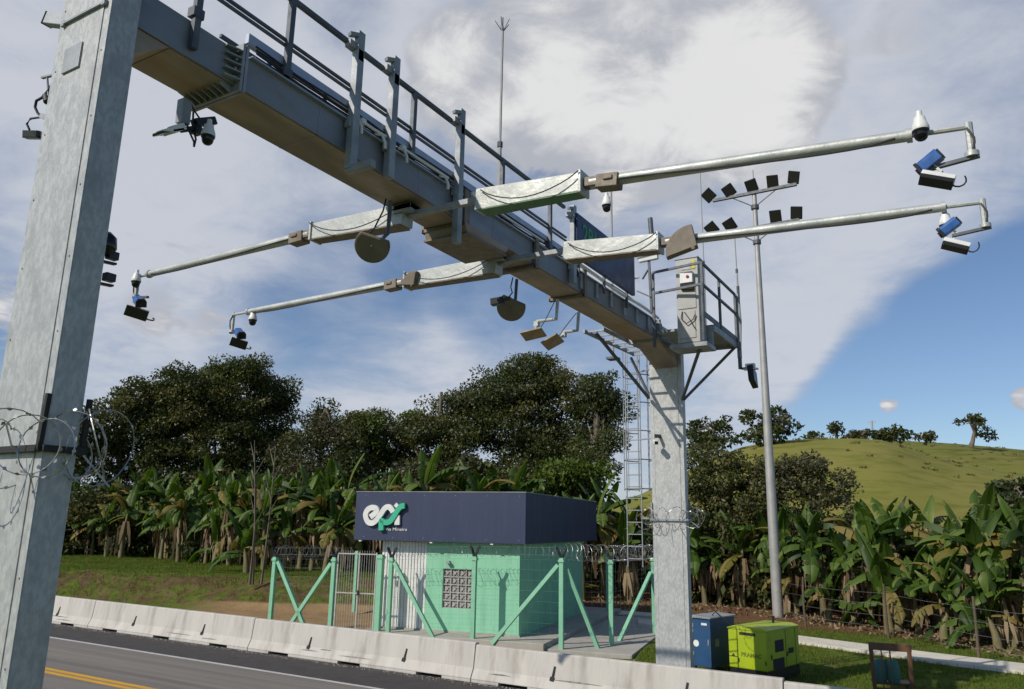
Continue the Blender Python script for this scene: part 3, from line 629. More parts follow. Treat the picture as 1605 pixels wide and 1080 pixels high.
b = MB(); b.bar((0, 0, -.06), (-.02, 0, -.17), .07, .035, (1, 0, 0)); b.build('bracket', WHITE, tcam0, True)
flash0 = thing('flash_lamp', 'x', 'flash lamp', group='flash lamps on the gantry')
b = MB(); b.box((0, 0, .02), (.34, .13, .075)); b.bar((-.06, 0, .055), (-.06, 0, .12), .05, .03, (1, 0, 0)); b.build('housing', WHITE, flash0, True, bevel=.01)
b = MB(); b.box((0, -.004, -.045), (.335, .125, .055)); b.box((0, -.01, -.077), (.30, .11, .012)); b.build('lamp_face', LENSM, flash0, True, bevel=.004)
b = MB(); b.tube([(.15, .03, 0), (.19, .03, -.025), (.23, .03, -.015), (.262, .03, .03), (.272, .025, .08), (.26, .02, .13), (.24, .02, .17)], .009, 6); b.build('cable', CABLE, flash0, True, 60)
uu = {}
def place(proto, p, rot, label, s=1.0):
    o = proto if proto.name not in uu else copy_tree(proto); uu[proto.name] = 1
    o.location = p; o.rotation_euler = rot; o.scale = s if isinstance(s, tuple) else (s, s, s); o['label'] = label; return o
LROT = orient((-.75, .60, .38), (.8, .5, -.35)).to_euler()
place(tcam0, (-.07, 8.0, 7.50), (rad(-10), rad(30), rad(180-14)), 'blue traffic camera at the tip of the upper right boom arm', (.64, .8, .9))
place(tcam0, (.04, 10.45, 7.67), (rad(-10), rad(32), rad(180-8)), 'blue traffic camera at the tip of the lower right boom arm', (.68, .85, .9))
place(tcam0, (-12.42, 7.95, 7.72), (rad(10), rad(25), rad(-20)), 'dark fronted blue traffic camera at the tip of the upper left boom arm', .95)
place(tcam0, (-12.72, 10.42, 7.72), (rad(10), rad(28), rad(-24)), 'small blue traffic camera at the tip of the lower left boom arm', .95)
place(flash0, (-.03, 7.96, 7.29), (rad(-32), rad(22), rad(4)), 'white cased flash lamp under the blue camera on the upper right boom', .88)
place(flash0, (.08, 10.42, 7.41), (rad(-24), rad(24), rad(4)), 'white cased flash lamp under the blue camera on the lower right boom', .88)
place(flash0, (-12.42, 7.93, 7.50), LROT, 'flash lamp with dark glass under the camera on the upper left boom', (1.1, 1.5, 1.1))
place(flash0, (-12.70, 10.4, 7.50), LROT, 'flash lamp with dark glass under the camera on the lower left boom', (1.0, 1.4, 1.0))
pf = OY(53, 212, 3.75); place(flash0, pf, (rad(-75), rad(8), rad(15)), 'dark flash lamp on a cable behind the left edge of the near column', .62)
pf2 = OY(1180, 590, 18.9)
fl = thing('floodlight', 'black floodlight on an elbow bracket right of the far column', 'floodlight', pf2)
O_ = Vector(pf2)
b = MB(); b.bar(O_+Vector((.02, -.06, -.20)), O_+Vector((-.04, .1, .20)), .42, .14, (1, 0, 0)); b.build('housing', BLACKP, fl, bevel=.01)
b = MB(); b.box(O_+Vector((-.02, -.06, .17)), (.34, .12, .03)); b.box(O_+Vector((-.05, .02, .27)), (.22, .14, .1)); b.build('visor', WHITE, fl)
b = MB(); b.tube([(-4.72, 18.95, 8.4), (-4.72, 18.95, 7.84), O_+Vector((-.1, .02, .20))], .05, 8); b.build('elbow_bracket', RAILM, fl)
# plate and cables left of the near column
t = thing('equipment_box', 'dark grey box sticking out behind the top of the near column', 'equipment box', OY(86, 33, 3.6)); O_ = Vector(t.location)
b = MB(); b.bar(O_+Vector((-.13, 0, .06)), O_+Vector((.22, .05, -.06)), .10, .13, (0, 0, 1)); b.build('box_body', GALVD, t, bevel=.01)
b = MB(); b.bar(O_+Vector((-.136, 0, .063)), O_+Vector((-.13, 0, .06)), .11, .14, (0, 0, 1)); b.build('box_cover', RAILM, t)
t = thing('cable_bracket', 'small bracket with looping black cables left of the near column', 'bracket', OY(75, 140, 3.62)); O_ = Vector(t.location)
q = lambda x, y: OY(x, y, 3.66)
b = MB(); b.bar(q(66, 122), q(90, 116), .03, .02); b.bar(q(74, 120), q(76, 150), .015, .015); b.bar(q(66, 182), q(84, 188), .05, .05); b.build('bracket', GALVD, t)
b = MB(); b.tube([q(86, 124), q(76, 142), q(66, 153), q(57, 158), q(55, 168), q(59, 177), q(64, 182)], .014, 6); b.tube([q(62, 184), q(48, 186), q(42, 194), q(46, 203)], .012, 6); b.tube([q(72, 150), q(74, 160)], .035, 8); b.build('cable', CABLE, t, smooth=60)
t = thing('camera_cluster', 'two small dark cameras behind the right edge of the near column', 'cameras', OX(172, 405, -6.14)); 
b = MB()
for (x, y) in ((176, 401), (171, 435)):
    c = OX(x, y, -6.2); b.box(c, (.07, .09, .07)); b.bar(c+Vector((0, -.15, -.08)), c+Vector((0, .04, -.065)), .05, .02)
b.build('camera_body', BLACKP, t, bevel=.006)
b = MB(); c = OX(169, 378, -6.2); b.lathe([(.02, .08), (.07, .03), (.08, -.06), (.05, -.12), (.01, -.14)], Matrix.Translation(c)); b.build('dome', GLASSD, t, smooth=50)
# lamp and bracket under the near end of the beam
t = thing('flood_lamp_bracket', 'white wedge lamp and black camera on a bracket under the near end of the beam', 'lamp', (-6.7, 4.6, 8.3))
q = lambda x, y, X=-6.62: OX(x, y, X)
b = MB(); b.bar(q(290, 158), q(286, 194), .1, .1, (1, 0, 0)); b.build('drop_post', GALVD, t)
b = MB(); b.bar(q(283, 200), q(262, 206), .16, .07, (0, 0, 1)); b.bar(q(262, 206), q(246, 207), .2, .05, (0, 0, 1), .16, .012); b.build('lamp_body', WHITE, t, bevel=.01)
b = MB(); b.bar(q(281, 205), q(247, 210), .16, .02, (0, 0, 1)); b.build('lamp_face', LENSM, t)
b = MB(); b.bar(q(284, 204), q(314, 200), .06, .05); b.bar(q(304, 193), q(335, 190), .1, .085); b.box(q(308, 205), (.09, .09, .08)); b.build('camera_body', BLACKP, t, bevel=.008)
b = MB(); b.tube([q(300, 164), q(305, 174), q(314, 187)], .01, 5); b.tube([q(294, 178), q(294, 200), q(304, 222), q(304, 230)], .011, 5); b.tube([q(303, 176), q(302, 198), q(307, 218), q(304, 230)], .011, 5); b.build('cable', CABLE, t, smooth=60)

# D-shaped antennas and flat panels under the beam
def dish(label, c, r, nrm, up, mount=None, fan=False):
    t = thing('radar_antenna', label, 'antenna', c, 'rounded radar antennas on the gantry'); O = orient(nrm, up); M = frame(c, O.col[0], O.col[1], O.col[2])
    a0, a1 = (rad(-125), rad(125)) if not fan else (rad(-92), rad(8))
    arc = [(r*math.cos(math.pi+a0+(a1-a0)*i/22), r*math.sin(math.pi+a0+(a1-a0)*i/22)) for i in range(23)]
    if fan: arc.append((r*.15, r*.1))
    b = MB(); b.prism(arc, -r*.28, 0, M); b.build('back_shell', DISHM, t, bevel=.01)
    b = MB(); b.prism([(x*.93, y*.93) for x, y in arc], 0, r*.06, M); b.lathe([(r*.08, r*.06), (r*.07, r*.11)], M, 10); b.build('antenna_face', DISHM, t, bevel=.005)
    if mount:
        b = MB(); b.tube(mount, .028, 8); b.build('mount_pipe', RAILM, t, smooth=40)
        b = MB(); b.tube([Vector(c)+Vector((-.05, -.05, r*.6)), Vector(c)+Vector((.02, 0, r*1.05)), Vector(mount[0])+Vector((-.12, 0, -.12)), Vector(mount[0])+Vector((-.08, 0, .05))], .011, 6); b.build('cable', CABLE, t, smooth=60)
    return t
c1 = OX(583, 386, -6.58); up = (.35, 0, 1)
dish('brown rounded radar antenna hanging between the beam and the upper left boom', c1, .235, CAM-c1+Vector((-2.4, .6, -2.2)), up, [OX(612, 315, -6.5), OX(608, 366, -6.5), c1+Vector((.06, .05, .06))])
c2 = OX(801, 482, -6.6)
dish('brown rounded radar antenna with black camera hanging under the beam above the trees', c2, .25, CAM-c2+Vector((-2, 1.0, -3.0)), (.5, 0, 1), [OX(810, 438, -6.55), OX(808, 468, -6.55), c2+Vector((.05, .05, .08))])
b = MB(); c = OX(778, 473, -6.66); b.bar(c+Vector((-.1, 0, 0)), c+Vector((.12, .05, .02)), .13, .12, (0, 0, 1)); b.bar(c+Vector((.1, .03, .02)), c+Vector((.25, .05, .05)), .06, .05); t = tag(b.build('box_camera', BLACKP, bevel=.01), 'black box camera beside the rounded antenna under the beam', 'camera')
c3 = OY(1072, 371, 10.45)
c3 = OY(1087, 390, 10.27); dish('brown fan shaped antenna standing on the joint of the lower right boom', c3, .40, (0.15, -1, .1), (1, 0, .1), fan=True)
c4 = OY(628, 442, 10.45)
dish('small dark fan antenna on the joint of the lower left boom', OY(646, 448, 10.29), .27, (-.1, -1, -.1), (.9, 0, -.35), fan=True)
def panel(label, c, d, tilt, pts):
    t = thing('panel_antenna', label, 'antenna', c, 'flat panel antennas under the beam'); c = Vector(c)
    b = MB(); b.tube(pts, .035, 8); b.box(Vector(pts[-1])+Vector((0, 0, -.05)), (.09, .09, .1)); b.build('bracket', SLEEVE, t, smooth=40)
    O = Euler(tilt).to_matrix().to_4x4(); O.translation = c
    b = MB(); b.box((0, 0, 0), (d[0], d[1], .025), O); b.build('panel', PANELM, t, bevel=.004)
    b = MB(); b.box((0, 0, .03), (d[0]*.9, d[1]*.3, .04), O); b.bar(c, Vector(pts[-1])+Vector((0, 0, -.06)), .04, .04); b.build('back_frame', SLEEVE, t)
    b = MB(); b.tube([c+Vector((.1, 0, .05)), c+Vector((.22, .05, .25)), Vector(pts[0])+Vector((-.05, 0, 0))], .008, 5); b.build('cable', CABLE, t)
e1 = OX(872, 500, -6.5); f1 = e1+Vector((-.42, 0, 0)); panel('tilted brown panel antenna on a white elbow bracket, left of two under the beam', OX(836, 524, -6.85), (.42, .34), (rad(-14), rad(-10), rad(12)), [OX(874, 470, -6.5), e1, f1])
e2 = OX(905, 518, -6.4); f2 = e2+Vector((-.30, 0, 0)); panel('tilted brown panel antenna on a white elbow bracket, right of two under the beam', OX(866, 536, -6.68), (.36, .36), (rad(-14), rad(-26), rad(10)), [OX(907, 490, -6.4), e2, f2])
# bullet camera, side camera, stub, whips
t = thing('bullet_camera', 'long white bullet camera below the lower right boom sleeve', 'camera', (-6.0, 16.0, 10))
c = OX(1017, 406, -5.9); b = MB(); b.bar(c+Vector((-.22, -.05, -.02)), c+Vector((.2, .03, .03)), .11, .10, (0, 0, 1)); b.bar(c+Vector((-.25, -.07, .03)), c+Vector((.18, .03, .08)), .15, .015, (0, 0, 1)); b.build('housing', WHITE, t, bevel=.012)
b = MB(); b.bar(c+Vector((.2, .03, .03)), c+Vector((.215, .034, .031)), .09, .08, (0, 0, 1)); b.build('lens', BLACKP, t)
b = MB(); b.bar(c+Vector((0, 0, -.05)), c+Vector((.02, .05, -1.25)), .05, .05, (1, 0, 0)); b.bar(c+Vector((-.02, 0, -.25)), c+Vector((-.2, .1, -.42)), .03, .03); b.bar(c+Vector((.02, 0, -.9)), c+Vector((-.3, 0, -.72)), .03, .03); b.build('post', RAILM, t)
b = MB(); b.lathe([(.02, -.1), (.05, 0), (.13, .16)], frame(c+Vector((-.33, -.05, -.40)), (0, 1, 0), (0, 0, 1), (-.9, -.3, .1)), 14); t2 = tag(b.build('horn_speaker', WHITE, smooth=40), 'small white horn speaker behind the navy sign end', 'horn speaker')
b = MB(); b.tube([OY(1022, 378, 18.9), OY(1019, 342, 18.9)], .07, 10); tag(b.build('stub_post', RAILM), 'short dark stub post above the lower right boom sleeve', 'post')
t = thing('side_camera', 'small white camera on an arm on the face of the far column', 'camera', (-6.75, 18.6, 6.1))
b = MB(); b.bar((-6.74, 18.69, 6.22), (-6.76, 18.42, 6.20), .05, .09); b.build('arm', BLACKP, t)
b = MB(); b.bar((-6.80, 18.46, 6.07), (-6.70, 18.30, 6.02), .11, .10); b.build('housing', WHITE, t, bevel=.015)
b = MB(); b.bar((-6.70, 18.30, 6.02), (-6.692, 18.287, 6.016), .08, .075); b.build('lens', GLASSD, t)
def whip(label, p0, p1, r, spikes=False):
    t = thing('whip_antenna', label, 'antenna', p0, 'thin whip antennas on the gantry'); p0 = Vector(p0); p1 = Vector(p1)
    b = MB(); m = p0.lerp(p1, .45); b.tube([p0, m], r, 8); b.tube([m, p1], r*.7, 8); b.build('rod', POLEM, t, smooth=40)
    b = MB(); b.tube([p0, p0+Vector((0, 0, .35))], r*1.7, 8); b.tube([m-Vector((0, 0, .05)), m+Vector((0, 0, .05))], r*1.5, 8); b.build('base_sleeve', RAILM, t)
    if spikes:
        b = MB()
        for k in range(5): a = k*1.256; b.tube([p1-Vector((0, 0, .12)), p1+Vector((.15*math.cos(a), .15*math.sin(a), .12))], .008, 4)
        b.tube([p1-Vector((0, 0, .2)), p1+Vector((0, 0, .2))], .012, 5); b.build('spike_crown', RAILM, t)
a1 = OX(787, 330, -6.95); a2 = OX(788, 42, -6.95); whip('tall pale lightning rod with spiked tip rising behind the beam', (a2.x, a2.y, 8.8), a2, .035, True)
a2 = OY(1097, 262, 18.95); whip('tall thin whip antenna beside the grey cabinet on the platform', (a2.x, a2.y, PZ), a2, .02)
a2 = OY(1145, 372, 18.95); whip('short whip antenna on the right corner post of the platform', (-4.68, 18.95, 9.6), (-4.70, 18.95, a2.z), .022)
t = thing('camera_pole', 'slim pole rising above the navy sign with a dome camera on top', 'pole', (pd.x+.1, 18.95, 8.5)); b = MB(); b.tube([(pd.x+.14, 18.95, 8.4), (pd.x+.14, 18.95, pd.z+.42)], .032, 8); b.tube([(pd.x+.14, 18.95, pd.z+.42), (pd.x, 18.95, pd.z+.45)], .03, 8); b.build('pole_tube', POLEM, t); b = MB(); b.box((pd.x+.14, 18.95, 8.4), (.3, .3, .06)); b.build('foot', RAILM, t)

# ------------------------------------------------------------------ navy sign over the beam
def text_mesh(s, size, depth, M, mat, name, parent, sx=1.0, bold=False):
    cu = bpy.data.curves.new(name, 'FONT'); cu.body = s; cu.size = size; cu.extrude = depth; cu.align_x = 'CENTER'; cu.align_y = 'CENTER'
    if bold: cu.offset = size*.018
    to = bpy.data.objects.new(name+'_tmp', cu); C.objects.link(to); dg = bpy.context.evaluated_depsgraph_get()
    me = bpy.data.meshes.new_from_object(to.evaluated_get(dg)); bpy.data.objects.remove(to)
    me.transform(ORG[parent.name].inverted() @ M @ Matrix.Diagonal((sx, 1, 1, 1))); me.materials.clear(); me.materials.append(mat); me.name = name
    o = bpy.data.objects.new(name, me); C.objects.link(o); o.parent = parent; ORG[o.name] = ORG[parent.name]; return o
SY0, SY1, SZ0, SZ1, SX = 12.45, 15.35, 8.92, 9.80, -6.02
sg = thing('message_sign', 'navy roadside sign with green lettering seen edge on above the beam', 'sign', (SX, 13.9, 8.9))
b = MB(); b.span((SX-.08, SY0, SZ0), (SX, SY1, SZ1)); b.build('panel', SIGNN, sg, bevel=.01)
b = MB()
for y in (12.7, 13.9, 15.1): b.bar((SX-.1, y, 8.6), (SX-.1, y, 9.75), .05, .05)
b.build('support', RAILM, sg)
SM = frame((SX+.004, 13.10, 9.46), (0, 1, 0), (0, 0, 1), (1, 0, 0))
text_mesh('2RU', .50, .004, SM, SIGNG, 'green_lettering', sg, .95, True)
text_mesh('km', .30, .004, frame((SX+.004, 13.85, 9.45), (0, 1, 0), (0, 0, 1), (1, 0, 0)), M_('sign_white', (.35, .36, .38), .5), 'white_lettering', sg)

# ------------------------------------------------------------------ cabinet on the platform
gx0, gx1, gy0, gy1, gz0, gz1 = -5.43, -4.92, 16.38, 16.86, 8.0, 9.96
cb = thing('equipment_cabinet', 'tall pale grey cabinet with red button on the end platform', 'cabinet', (-5.2, 16.6, 7.97))
b = MB(); b.span((gx0, gy0, gz0), (gx1, gy1, gz1)); b.span((gx0-.02, gy0-.02, gz1), (gx1+.02, gy1+.02, gz1+.03)); b.build('cabinet_body', CABGREY, cb, bevel=.01)
b = MB(); b.span((gx0+.03, gy0-.018, 8.78), (gx1-.06, gy0-.0005, 9.36)); b.span((gx0+.06, gy0-.018, 8.1), (gx1-.09, gy0-.0005, 8.72)); b.build('door', CABGREY, cb, bevel=.005)
b = MB(); b.span((gx0+.12, gy0-.10, 9.36), (gx1-.10, gy0-.001, 9.62)); b.build('control_box', WHITE, cb, bevel=.01)
b = MB(); b.prism([(gx0+.12, 9.23), (gx1-.10, 9.20), (gx1-.10, 9.355), (gx0+.12, 9.355)], gy0-.09, gy0-.019, frame((0, 0, 0), (1, 0, 0), (0, 0, 1), (0, 1, 0))); b.build('hood', SEAM, cb)
b = MB(); b.lathe([(.034, 0), (.034, .02), (.015, .03)], frame((-5.13, gy0-.1, 9.5), (1, 0, 0), (0, 0, 1), (0, -1, 0)), 14); b.build('red_button', RED, cb, smooth=40)
b = MB(); b.span((gx0+.14, gy0-.012, 9.70), (gx0+.36, gy0-.001, 9.88)); b.build('grille', GALVD, cb)
b = MB(); b.span((gx1-.14, gy0-.014, 9.70), (gx1-.06, gy0-.001, 9.90)); b.build('warning_label', YELS, cb)
b = MB(); b.tube([(-5.3, gy0-.03, 8.72), (-5.32, gy0-.06, 8.55), (-5.2, gy0-.07, 8.42), (-5.05, gy0-.06, 8.5), (-5.0, gy0-.04, 8.62)], .012, 6); b.tube([(-5.25, gy0-.03, 8.7), (-5.12, gy0-.05, 8.5), (-5.02, gy0-.05, 8.3)], .011, 6); b.build('cable', CABLE, cb, smooth=60)

# ------------------------------------------------------------------ kiosk
kk = thing('kiosk', 'small mint green kiosk with navy fascia and white panelled door', 'kiosk', (KO.x, KO.y, .3), rz=KA)
ORG[kk.name] = Matrix.Translation((KO.x, KO.y, 0)) @ Matrix.Rotation(KA, 4, 'Z'); kk.location = (KO.x, KO.y, 0)
KW, KD, Z0, ZW, ZP0, ZP1 = 5.35, 8.6, .3, 3.36, 3.34, 5.06
def kb(name, mat, boxes, par=kk, bevel=0):
    b = MB()
    for a_, c_ in boxes: b.span(a_, c_, KM)
    return b.build(name, mat, par, bevel=bevel)
vx0, vx1, vz0, vz1 = -2.86, -1.70, 1.10, 2.42
kb('wall', GWALL, [((-3.52, 0, Z0), (vx0, .2, ZW)), ((vx1, 0, Z0), (0, .2, ZW)), ((vx0, 0, Z0), (vx1, .2, vz0)), ((vx0, 0, vz1), (vx1, .2, ZW)),
                    ((-.2, .2, Z0), (0, KD, ZW)), ((-KW, KD-.2, Z0), (-.2, KD, ZW)), ((-KW, .25, Z0), (-KW+.2, KD-.2, ZW))], bevel=.006)
wd = kb('fascia', NAVY, [((-6.3, -.42, ZP0), (.33, -.30, ZP1)), ((.21, -.30, ZP0), (.33, 9.9, ZP1)), ((-6.3, -.30, ZP0), (-6.18, 9.9, ZP1)), ((-6.18, 9.78, ZP0), (.21, 9.9, ZP1)), ((-6.18, -.30, ZP0+.06), (.21, 9.78, ZP0+.10))], bevel=.008)
b = MB()
for k in range(28): x = -6.2+k*.235; b.span((x, -.4215, ZP0+.02), (x+.008, -.42, ZP1-.02), KM)
b.build('cladding_joint', NAVY, wd)
kb('roof_slab', SLABM, [((-6.18, -.30, ZP1-.35), (.21, 9.78, ZP1-.25))])
kb('flashing', GALVD, [((-6.32, -.435, ZP1), (.345, -.30, ZP1+.025)), ((.22, -.30, ZP1), (.345, 9.92, ZP1+.025))])
for x in (-5.9, -4.7, -3.5, -2.3, -1.1, .1):
    for z in (ZP0+.12, ZP1-.12): kb('fixing', GALVD, [((x-.012, -.426, z-.012), (x+.012, -.4202, z+.012))])
# panelled door: ribbed white sheet set slightly back
b = MB(); b.span((-KW, .05, Z0), (-3.52, .13, ZW), KM)
for k in range(15):
    x = -KW+.03+k*.122; b.span((x, .02, Z0+.02), (x+.075, .05, ZW-.05), KM)
b.build('door_panel', WHITE, kk, bevel=.006)
kb('door_handle', GALVD, [((-4.72, -.01, 1.75), (-4.66, .02, 1.95))])
b = MB(); nx_, nz_ = 4, 5; cw, ch = (vx1-vx0)/nx_, (vz1-vz0)/nz_
for i in range(nx_):
    for j in range(nz_):
        x, z = vx0+i*cw, vz0+j*ch; e = .022
        b.span((x, .03, z), (x+e, .16, z+ch), KM); b.span((x+cw-e, .03, z), (x+cw, .16, z+ch), KM); b.span((x+e, .03, z), (x+cw-e, .16, z+e), KM); b.span((x+e, .03, z+ch-e), (x+cw-e, .16, z+ch), KM)
        m_ = Vector((x+cw/2, .09, z+ch/2))
        for a_ in (45, 135):
            d_ = Vector((math.cos(rad(a_))*cw*.42, 0, math.sin(rad(a_))*ch*.42)); b.bar(KM @ (m_-d_), KM @ (m_+d_), .09, .03, KY if False else (KY.x, KY.y, 0))
        b.lathe([(.055, -.05), (.055, .05)], frame(KM @ m_, KX, Vector((0, 0, 1)), -KY), 10)
b.build('vent_grid', BLOCK, kk)
kb('vent_backing', SEAM, [((vx0, .165, vz0), (vx1, .19, vz1))])
kb('floor_slab_edge', SLABM, [((-5.5, -.03, .28), (.04, 0, .36))])
for x in (-6.05, -3.2, -.9): kb('downlight', WHITE, [((x-.05, -.40, ZP0-.05), (x+.05, -.32, ZP0+.001))])
kb('wall_lamp', GALVD, [((-2.72, -.10, 2.62), (-2.60, 0, 2.70)), ((-2.7, -.16, 2.60), (-2.55, -.08, 2.66))])
# logo lettering on the fascia
lg = (.60, 2.0)
def LP(pts):
    out = []
    for (x, y) in pts:
        px, py = 560+x/15.43, 780+y/15.43; d = ray(px, py); o = KM @ Vector((0, -.47, 0)); t_ = ((o-CAM).dot(KY))/d.dot(KY); p = KM.inverted() @ (CAM+d*t_); out.append((p.x, p.z))
    return out
def smooth_path(pts, n=6):
    P = [Vector(p) for p in pts]; out = []
    for i in range(len(P)-1):
        p0, p1, p2, p3 = P[max(i-1, 0)], P[i], P[i+1], P[min(i+2, len(P)-1)]
        for k in range(n):
            t = k/n; out.append(.5*((2*p1)+(p2-p0)*t+(2*p0-5*p1+4*p2-p3)*t*t+(3*p1-p0-3*p2+p3)*t**3))
    return out+[P[-1]]
LM = frame(KM @ Vector((0, 0, 0)), KX, Vector((0, 0, 1)), -KY)
b = MB(); b.ribbon(smooth_path(LP([(330, 470), (470, 350), (470, 270), (370, 240), (260, 300), (215, 430), (270, 580), (370, 615), (470, 550), (590, 390), (680, 260), (770, 225), (840, 280), (880, 350)])), .195, .43, .53, LM)
b.ribbon(LP([(975, 660), (975, 430)]), .20, .43, .52, LM); b.ribbon(LP([(925, 220), (985, 150)]), .12, .43, .52, LM)
b.build('letter_e', WHITE, kk)
b = MB(); b.ribbon(smooth_path(LP([(600, 790), (605, 560), (650, 590), (740, 600), (830, 560), (920, 430), (1010, 290), (1090, 210), (1170, 200)])), .195, .45, .56, LM); b.build('letter_pr', LGREEN, kk)
c_ = LP([(930, 768)])[0]; text_mesh('Via Mineira', .15, .01, frame(KM @ Vector((c_[0], -.435, c_[1])), KX, Vector((0, 0, 1)), -KY), WHITE, 'small_lettering', kk, 1.3)

# ------------------------------------------------------------------ compound fence
def kp(x, y, z): return KM @ Vector((x, y, z))
fe = thing('compound_fence', 'mint green post and wire fence with diagonal braces round the kiosk', 'fence', tuple(kp(0, -1, .1)))
FP = [(-9.25, -.95, .02, 2.66), (-6.72, -.95, .06, 2.72), (-4.95, -.75, .1, 2.86), (-4.42, -.95, .12, 2.78), (-1.28, -.95, .2, 2.92), (1.70, -.75, .14, 2.95), (3.0, .75, .12, 2.88), (3.80, 4.5, .1, 2.86), (4.2, 9.2, .1, 2.8), (-9.6, 5.5, .3, 2.7), (.9, 9.6, .1, 2.8)]
for i, (x, y, z0, z1) in enumerate(FP):
    b = MB(); w = .145 if i != 2 else .2; b.bar(kp(x, y, z0-.2), kp(x, y, z1), w, w, KX); b.bar(kp(x, y, z1-.14), kp(x, y, z1-.06), w+.05, w+.05, KX)
    b.build('post', GPOST, fe, bevel=.008)
    if i in (0, 1, 3, 4, 5, 6, 7):
        b = MB()
        for s in (-1, 1): b.bar(kp(x, y, z1-.02), kp(x+s*.17, y, z1+.34), .075, .06)
        b.bar(kp(x, y, z1-.03), kp(x, y, z1+.10), .13, .13, KX); b.build('bracket_arm', BLACKP, fe)
for (x0, y0, z0), (x1, y1, z1) in (((-9.12, -.95, 2.5), (-7.55, -1.1, .1)), ((-6.85, -.95, 2.5), (-8.45, -1.1, .1)), ((-4.3, -.95, 2.62), (-2.55, -1.1, .12)), ((1.58, -.75, 2.72), (-.55, -1.05, .2)), ((1.85, -.6, 2.6), (2.75, .0, .05)), ((3.72, 4.4, 2.3), (3.0, 1.9, .1)), ((3.85, 4.6, 2.3), (4.05, 6.6, .1))):
    b = MB(); b.bar(kp(x0, y0, z0), kp(x1, y1, z1), .125, .125, KX); b.build('brace', GPOST, fe, bevel=.006)
segs = [(0, 1), (3, 4), (4, 5), (5, 6), (6, 7), (7, 8), (0, 9)]
for i, j in segs:
    b = MB(); A, B_ = FP[i], FP[j]; a0 = Vector((A[0], A[1], 0)); a1 = Vector((B_[0], B_[1], 0)); L = (a1-a0).length; r_ = .0018
    for k in range(9):
        f = k/8; b.tube([kp(a0.x, a0.y, A[2]+.08+(A[3]-A[2]-.15)*f), kp(a1.x, a1.y, B_[2]+.08+(B_[3]-B_[2]-.15)*f)], r_*1.3, 4, cap=False)
    n = int(L/.35)
    for k in range(1, n):
        f = k/n; p = a0.lerp(a1, f); z0 = A[2]+(B_[2]-A[2])*f; z1 = A[3]+(B_[3]-A[3])*f; b.tube([kp(p.x, p.y, z0+.06), kp(p.x, p.y, z1-.06)], r_, 4, cap=False)
    b.build('wire_mesh', WIREG if i in (3, 4) else WIRE, fe)
def coil_run(label, i, j, r, seed, extra=None):
    A, B_ = FP[i], FP[j]; a0 = Vector((A[0], A[1], A[3]+.2)); a1 = Vector((B_[0], B_[1], B_[3]+.2)); L = (a1-a0).length; R_ = random.Random(seed)
    t = thing('concertina_wire', label, 'razor wire', tuple(kp(a0.x, a0.y, A[3])), 'concertina wire coils on top of the compound fence'); b = MB(); n = int(L/.16); d = KM.to_3x3() @ (a1-a0).normalized()
    for k in range(n):
        p = a0.lerp(a1, (k+.5)/n); razor_ring(b, kp(p.x, p.y, p.z+R_.uniform(-.02, .02)), r*R_.uniform(.92, 1.05), d+Vector((R_.uniform(-.3, .3), R_.uniform(-.3, .3), R_.uniform(-.25, .25))), k+seed, .0045, .018, 9)
    b.build('coil', RAZOR, t)
    b = MB()
    for q in (-.12, .12): b.tube([kp(a0.x, a0.y, a0.z+q), kp(a1.x, a1.y, a1.z+q)], .004, 4)
    b.build('support_wire', WIRE, t)
coil_run('concertina wire along the fence left of the white gate', 0, 1, .20, 1)
coil_run('concertina wire in front of the white ribbed door', 3, 4, .20, 2)
coil_run('concertina wire in front of the mint green wall under the fascia', 4, 5, .20, 3)
coil_run('concertina wire on the short fence bay right of the kiosk corner', 5, 6, .28, 4)
coil_run('concertina wire on the fence bay behind the far gantry column', 6, 7, .26, 5)
GATEM = M_('gate_paint', (.50, .50, .47), .5, 0, (.38, .37, .34), 8)
gt = thing('gate', 'white barred gate standing between two green fence posts', 'gate', tuple(kp(-5.9, -.85, .1)))
b = MB(); ga, gb = Vector((-6.58, -.93, 0)), Vector((-5.1, -.80, 0))
for f in (0, .56, 1): p = ga.lerp(gb, f); b.bar(kp(p.x, p.y, .12), kp(p.x, p.y, 2.92), .045 if f != .56 else .06, .045, KX)
for z in (.16, 1.52, 2.86): b.bar(kp(ga.x, ga.y, z), kp(gb.x, gb.y, z), .04, .04)
b.build('gate_frame', GATEM, gt)
b = MB()
for k in range(1, 16): p = ga.lerp(gb, k/16); b.tube([kp(p.x, p.y, .16), kp(p.x, p.y, 2.98)], .0075, 6)
b.build('gate_bars', GATEM, gt)
b = MB(); p = ga.lerp(gb, .58); b.bar(kp(p.x, p.y-.03, 1.45), kp(p.x, p.y-.03, 1.62), .08, .05, KX); b.build('lock', SEAM, gt)

# ------------------------------------------------------------------ generator, blue cabinet, chair
def gframe(px, py, z, ang):
    o = OZ(px, py, z); return frame(o, (math.cos(ang), math.sin(ang), 0), (-math.sin(ang), math.cos(ang), 0), (0, 0, 1)), o
GM_, go = gframe(1144, 1066, 0, rad(-13))
gw, gd, gh0, gh1 = 1.10, 2.0, .34, 1.34
ge = thing('generator', 'lime green boxed generator on a black base beside the far column', 'generator', tuple(go))
b = MB(); b.span((0, 0, gh0), (gw, gd, gh1), GM_); b.build('canopy', LIME, ge, bevel=.03)
b = MB(); b.prism([(-.02, gh1-.015), (gw+.02, gh1-.015), (gw+.02, gh1+.02), (gw*.85, gh1+.075), (gw*.15, gh1+.075), (-.02, gh1+.02)], -.02, gd+.02, GM_ @ frame((0, 0, 0), (1, 0, 0), (0, 0, 1), (0, 1, 0))); b.build('lid', LIME, ge, bevel=.012)
b = MB(); b.span((.02, .02, 0), (gw-.02, gd-.02, gh0), GM_); b.build('skid', BLACKP, ge)
